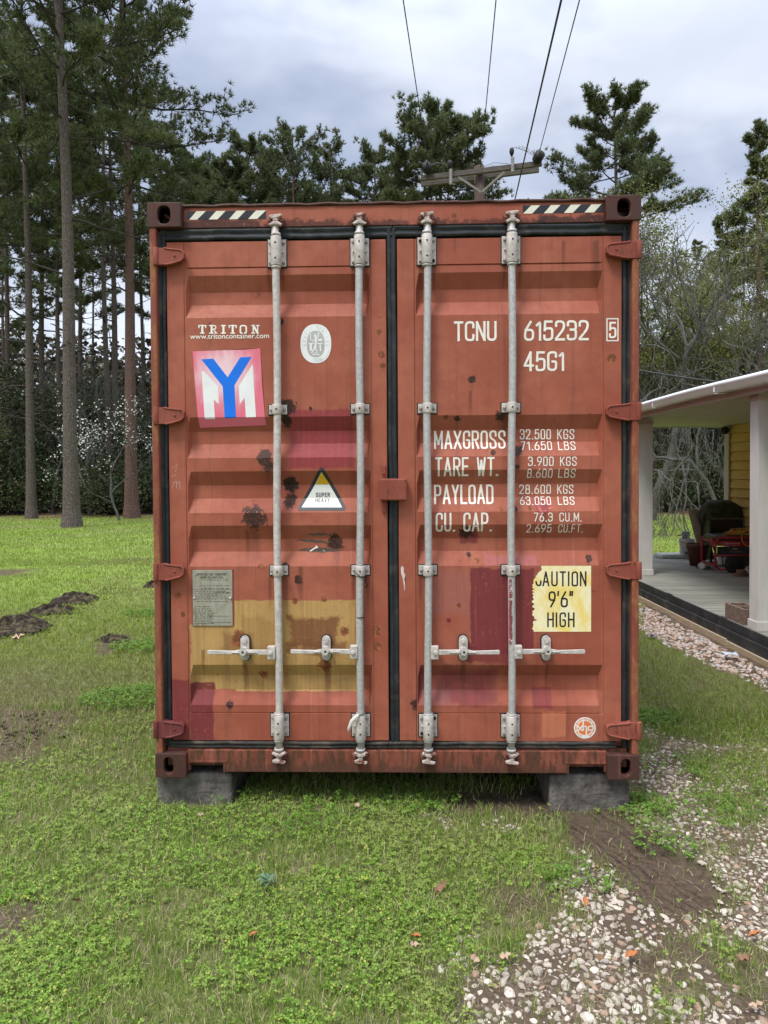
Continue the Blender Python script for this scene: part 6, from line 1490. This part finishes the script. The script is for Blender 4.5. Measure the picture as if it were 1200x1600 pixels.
x, y = tx(186, 25.6); place_tree(TW, x, y, 'slender tree covered in white blossoms on the left', 'blossom_tree', 'tree', None, rz=.8, sc=1.0)
# evergreen shrubs of the understory
def shrub(seed, w, h, n, leaf, size=.10):
    global rng; rng = np.random.default_rng(seed); rnd = random.Random(seed); t = TM(); c = TM(); cen = []
    for k in range(int(10+w*5)):
        a = rnd.uniform(0, 6.28); rr2 = w/2*math.sqrt(rnd.random()); z = h*rnd.uniform(.25, 1)*(1-.35*(rr2/(w/2))**2); e = np.array([rr2*math.cos(a), rr2*math.sin(a), z])
        t.tube([(e[0]*.15, e[1]*.15, 0), (e[0]*.5, e[1]*.5, z*.5), e], [.03, .02, .008], 4, 0); cen.append((e, rnd.uniform(.3, .62)*min(1.2, w/3)))
    m = n//len(cen)
    for e, q in cen: c.leaves(e+rng.normal(0, 1, (m, 3))*q*np.array([1, 1, .62]), size, 0)
    return (('stem', mk(t, 'stem', [B_dark])), ('foliage', mk(c, 'foliage', [leaf])))
SH = [shrub(41, 3.4, 3.0, 5200, L_ever, .13), shrub(42, 4.2, 4.4, 6800, L_ever, .14), shrub(43, 2.6, 2.0, 3600, leafmat('green_understory_leaf', (.022, .042, .014), (.06, .10, .03), (.12, .085, .05), .75, .25), .11), shrub(44, 5.0, 6.5, 9000, L_ever, .16)]
SHP = [(-40, 30, 1), (5, 31, 0), (30, 34, 3), (75, 31, 2), (95, 35, 1), (135, 30, 2), (150, 36, 3), (185, 31, 2), (215, 34, 1), (240, 30, 0), (262, 37, 3), (60, 40, 3), (118, 41, 3), (200, 42, 3), (-10, 40, 3), (170, 29, 0), (22, 29.5, 2),
       (300, 36, 1), (340, 40, 3), (990, 38, 3), (1030, 31, 1), (1060, 33, 0), (1085, 35, 1), (1115, 31, 0), (1140, 36, 3), (1180, 33, 1), (1215, 36, 3), (1010, 44, 3), (1075, 45, 3), (1130, 44, 3), (1185, 45, 3), (1250, 40, 3), (1045, 28.5, 2), (960, 40, 1)]
KN = ('dark rounded evergreen shrub', 'broad dark evergreen shrub', 'low fresh green shrub', 'tall dark evergreen bush')
seen = {}
ADJ = ['', 'smaller ', 'farther ', 'half hidden ', 'lower ']
def lab_(a, ref, d):
    k = (a, ref); n_ = seen.get(k, 0); seen[k] = n_+1
    return 'the '+ADJ[n_ % 5]+a+(' close to the ' if d < 33 else ' deep behind the ')+ref
for i, (u, d, k) in enumerate(SHP):
    side = 'left of the container' if u < 500 else 'right of the container'; 
    ref = ('left photo edge' if u < 40 else 'thickest pine trunk' if u < 145 else 'white blossoms' if u < 215 else 'container left side') if u < 500 else ('container right side' if u < 1035 else 'porch view' if u < 1135 else 'right photo edge')
    x, y = tx(u, d); place_tree(SH[k], x, y, lab_(KN[k], ref, d), 'evergreen_shrub', 'shrub', 'understory shrubs '+side, rz=i*1.1, sc=.9+.2*((i*7) % 5)/5)
# the wood behind, one mass
rng = np.random.default_rng(77); c = TM()
n = 110000; xx = rng.uniform(-62, 66, n); yy = rng.uniform(52, 74, n); hmax = (8.8+5.0*fbm(xx, yy*.3, .16, 5)+3*fbm(xx, yy, .7, 8)); zz_ = rng.random(n)**.9*hmax
c.leaves(np.stack([xx, yy, zz_], 1), .55, 1, .8)
for k in range(260):
    x0 = rng.uniform(-60, 64); y0 = rng.uniform(47, 70); h = rng.uniform(8, 15); w = rng.normal(0, .5, 4)
    c.tube([(x0, y0, 0), (x0+w[0]*.5, y0, h*.5), (x0+w[1], y0+w[2], h)], [rng.uniform(.05, .14), .07, .02], 4, 0)
tag(c.build('woodland', [B_dark, L_wood]), 'dark far-off wood closing the view behind the pines', 'woodland', kind='stuff')
for o in leaf_proto:
    if o.name not in [q.name for q in COL.objects]: COL.objects.link(o)
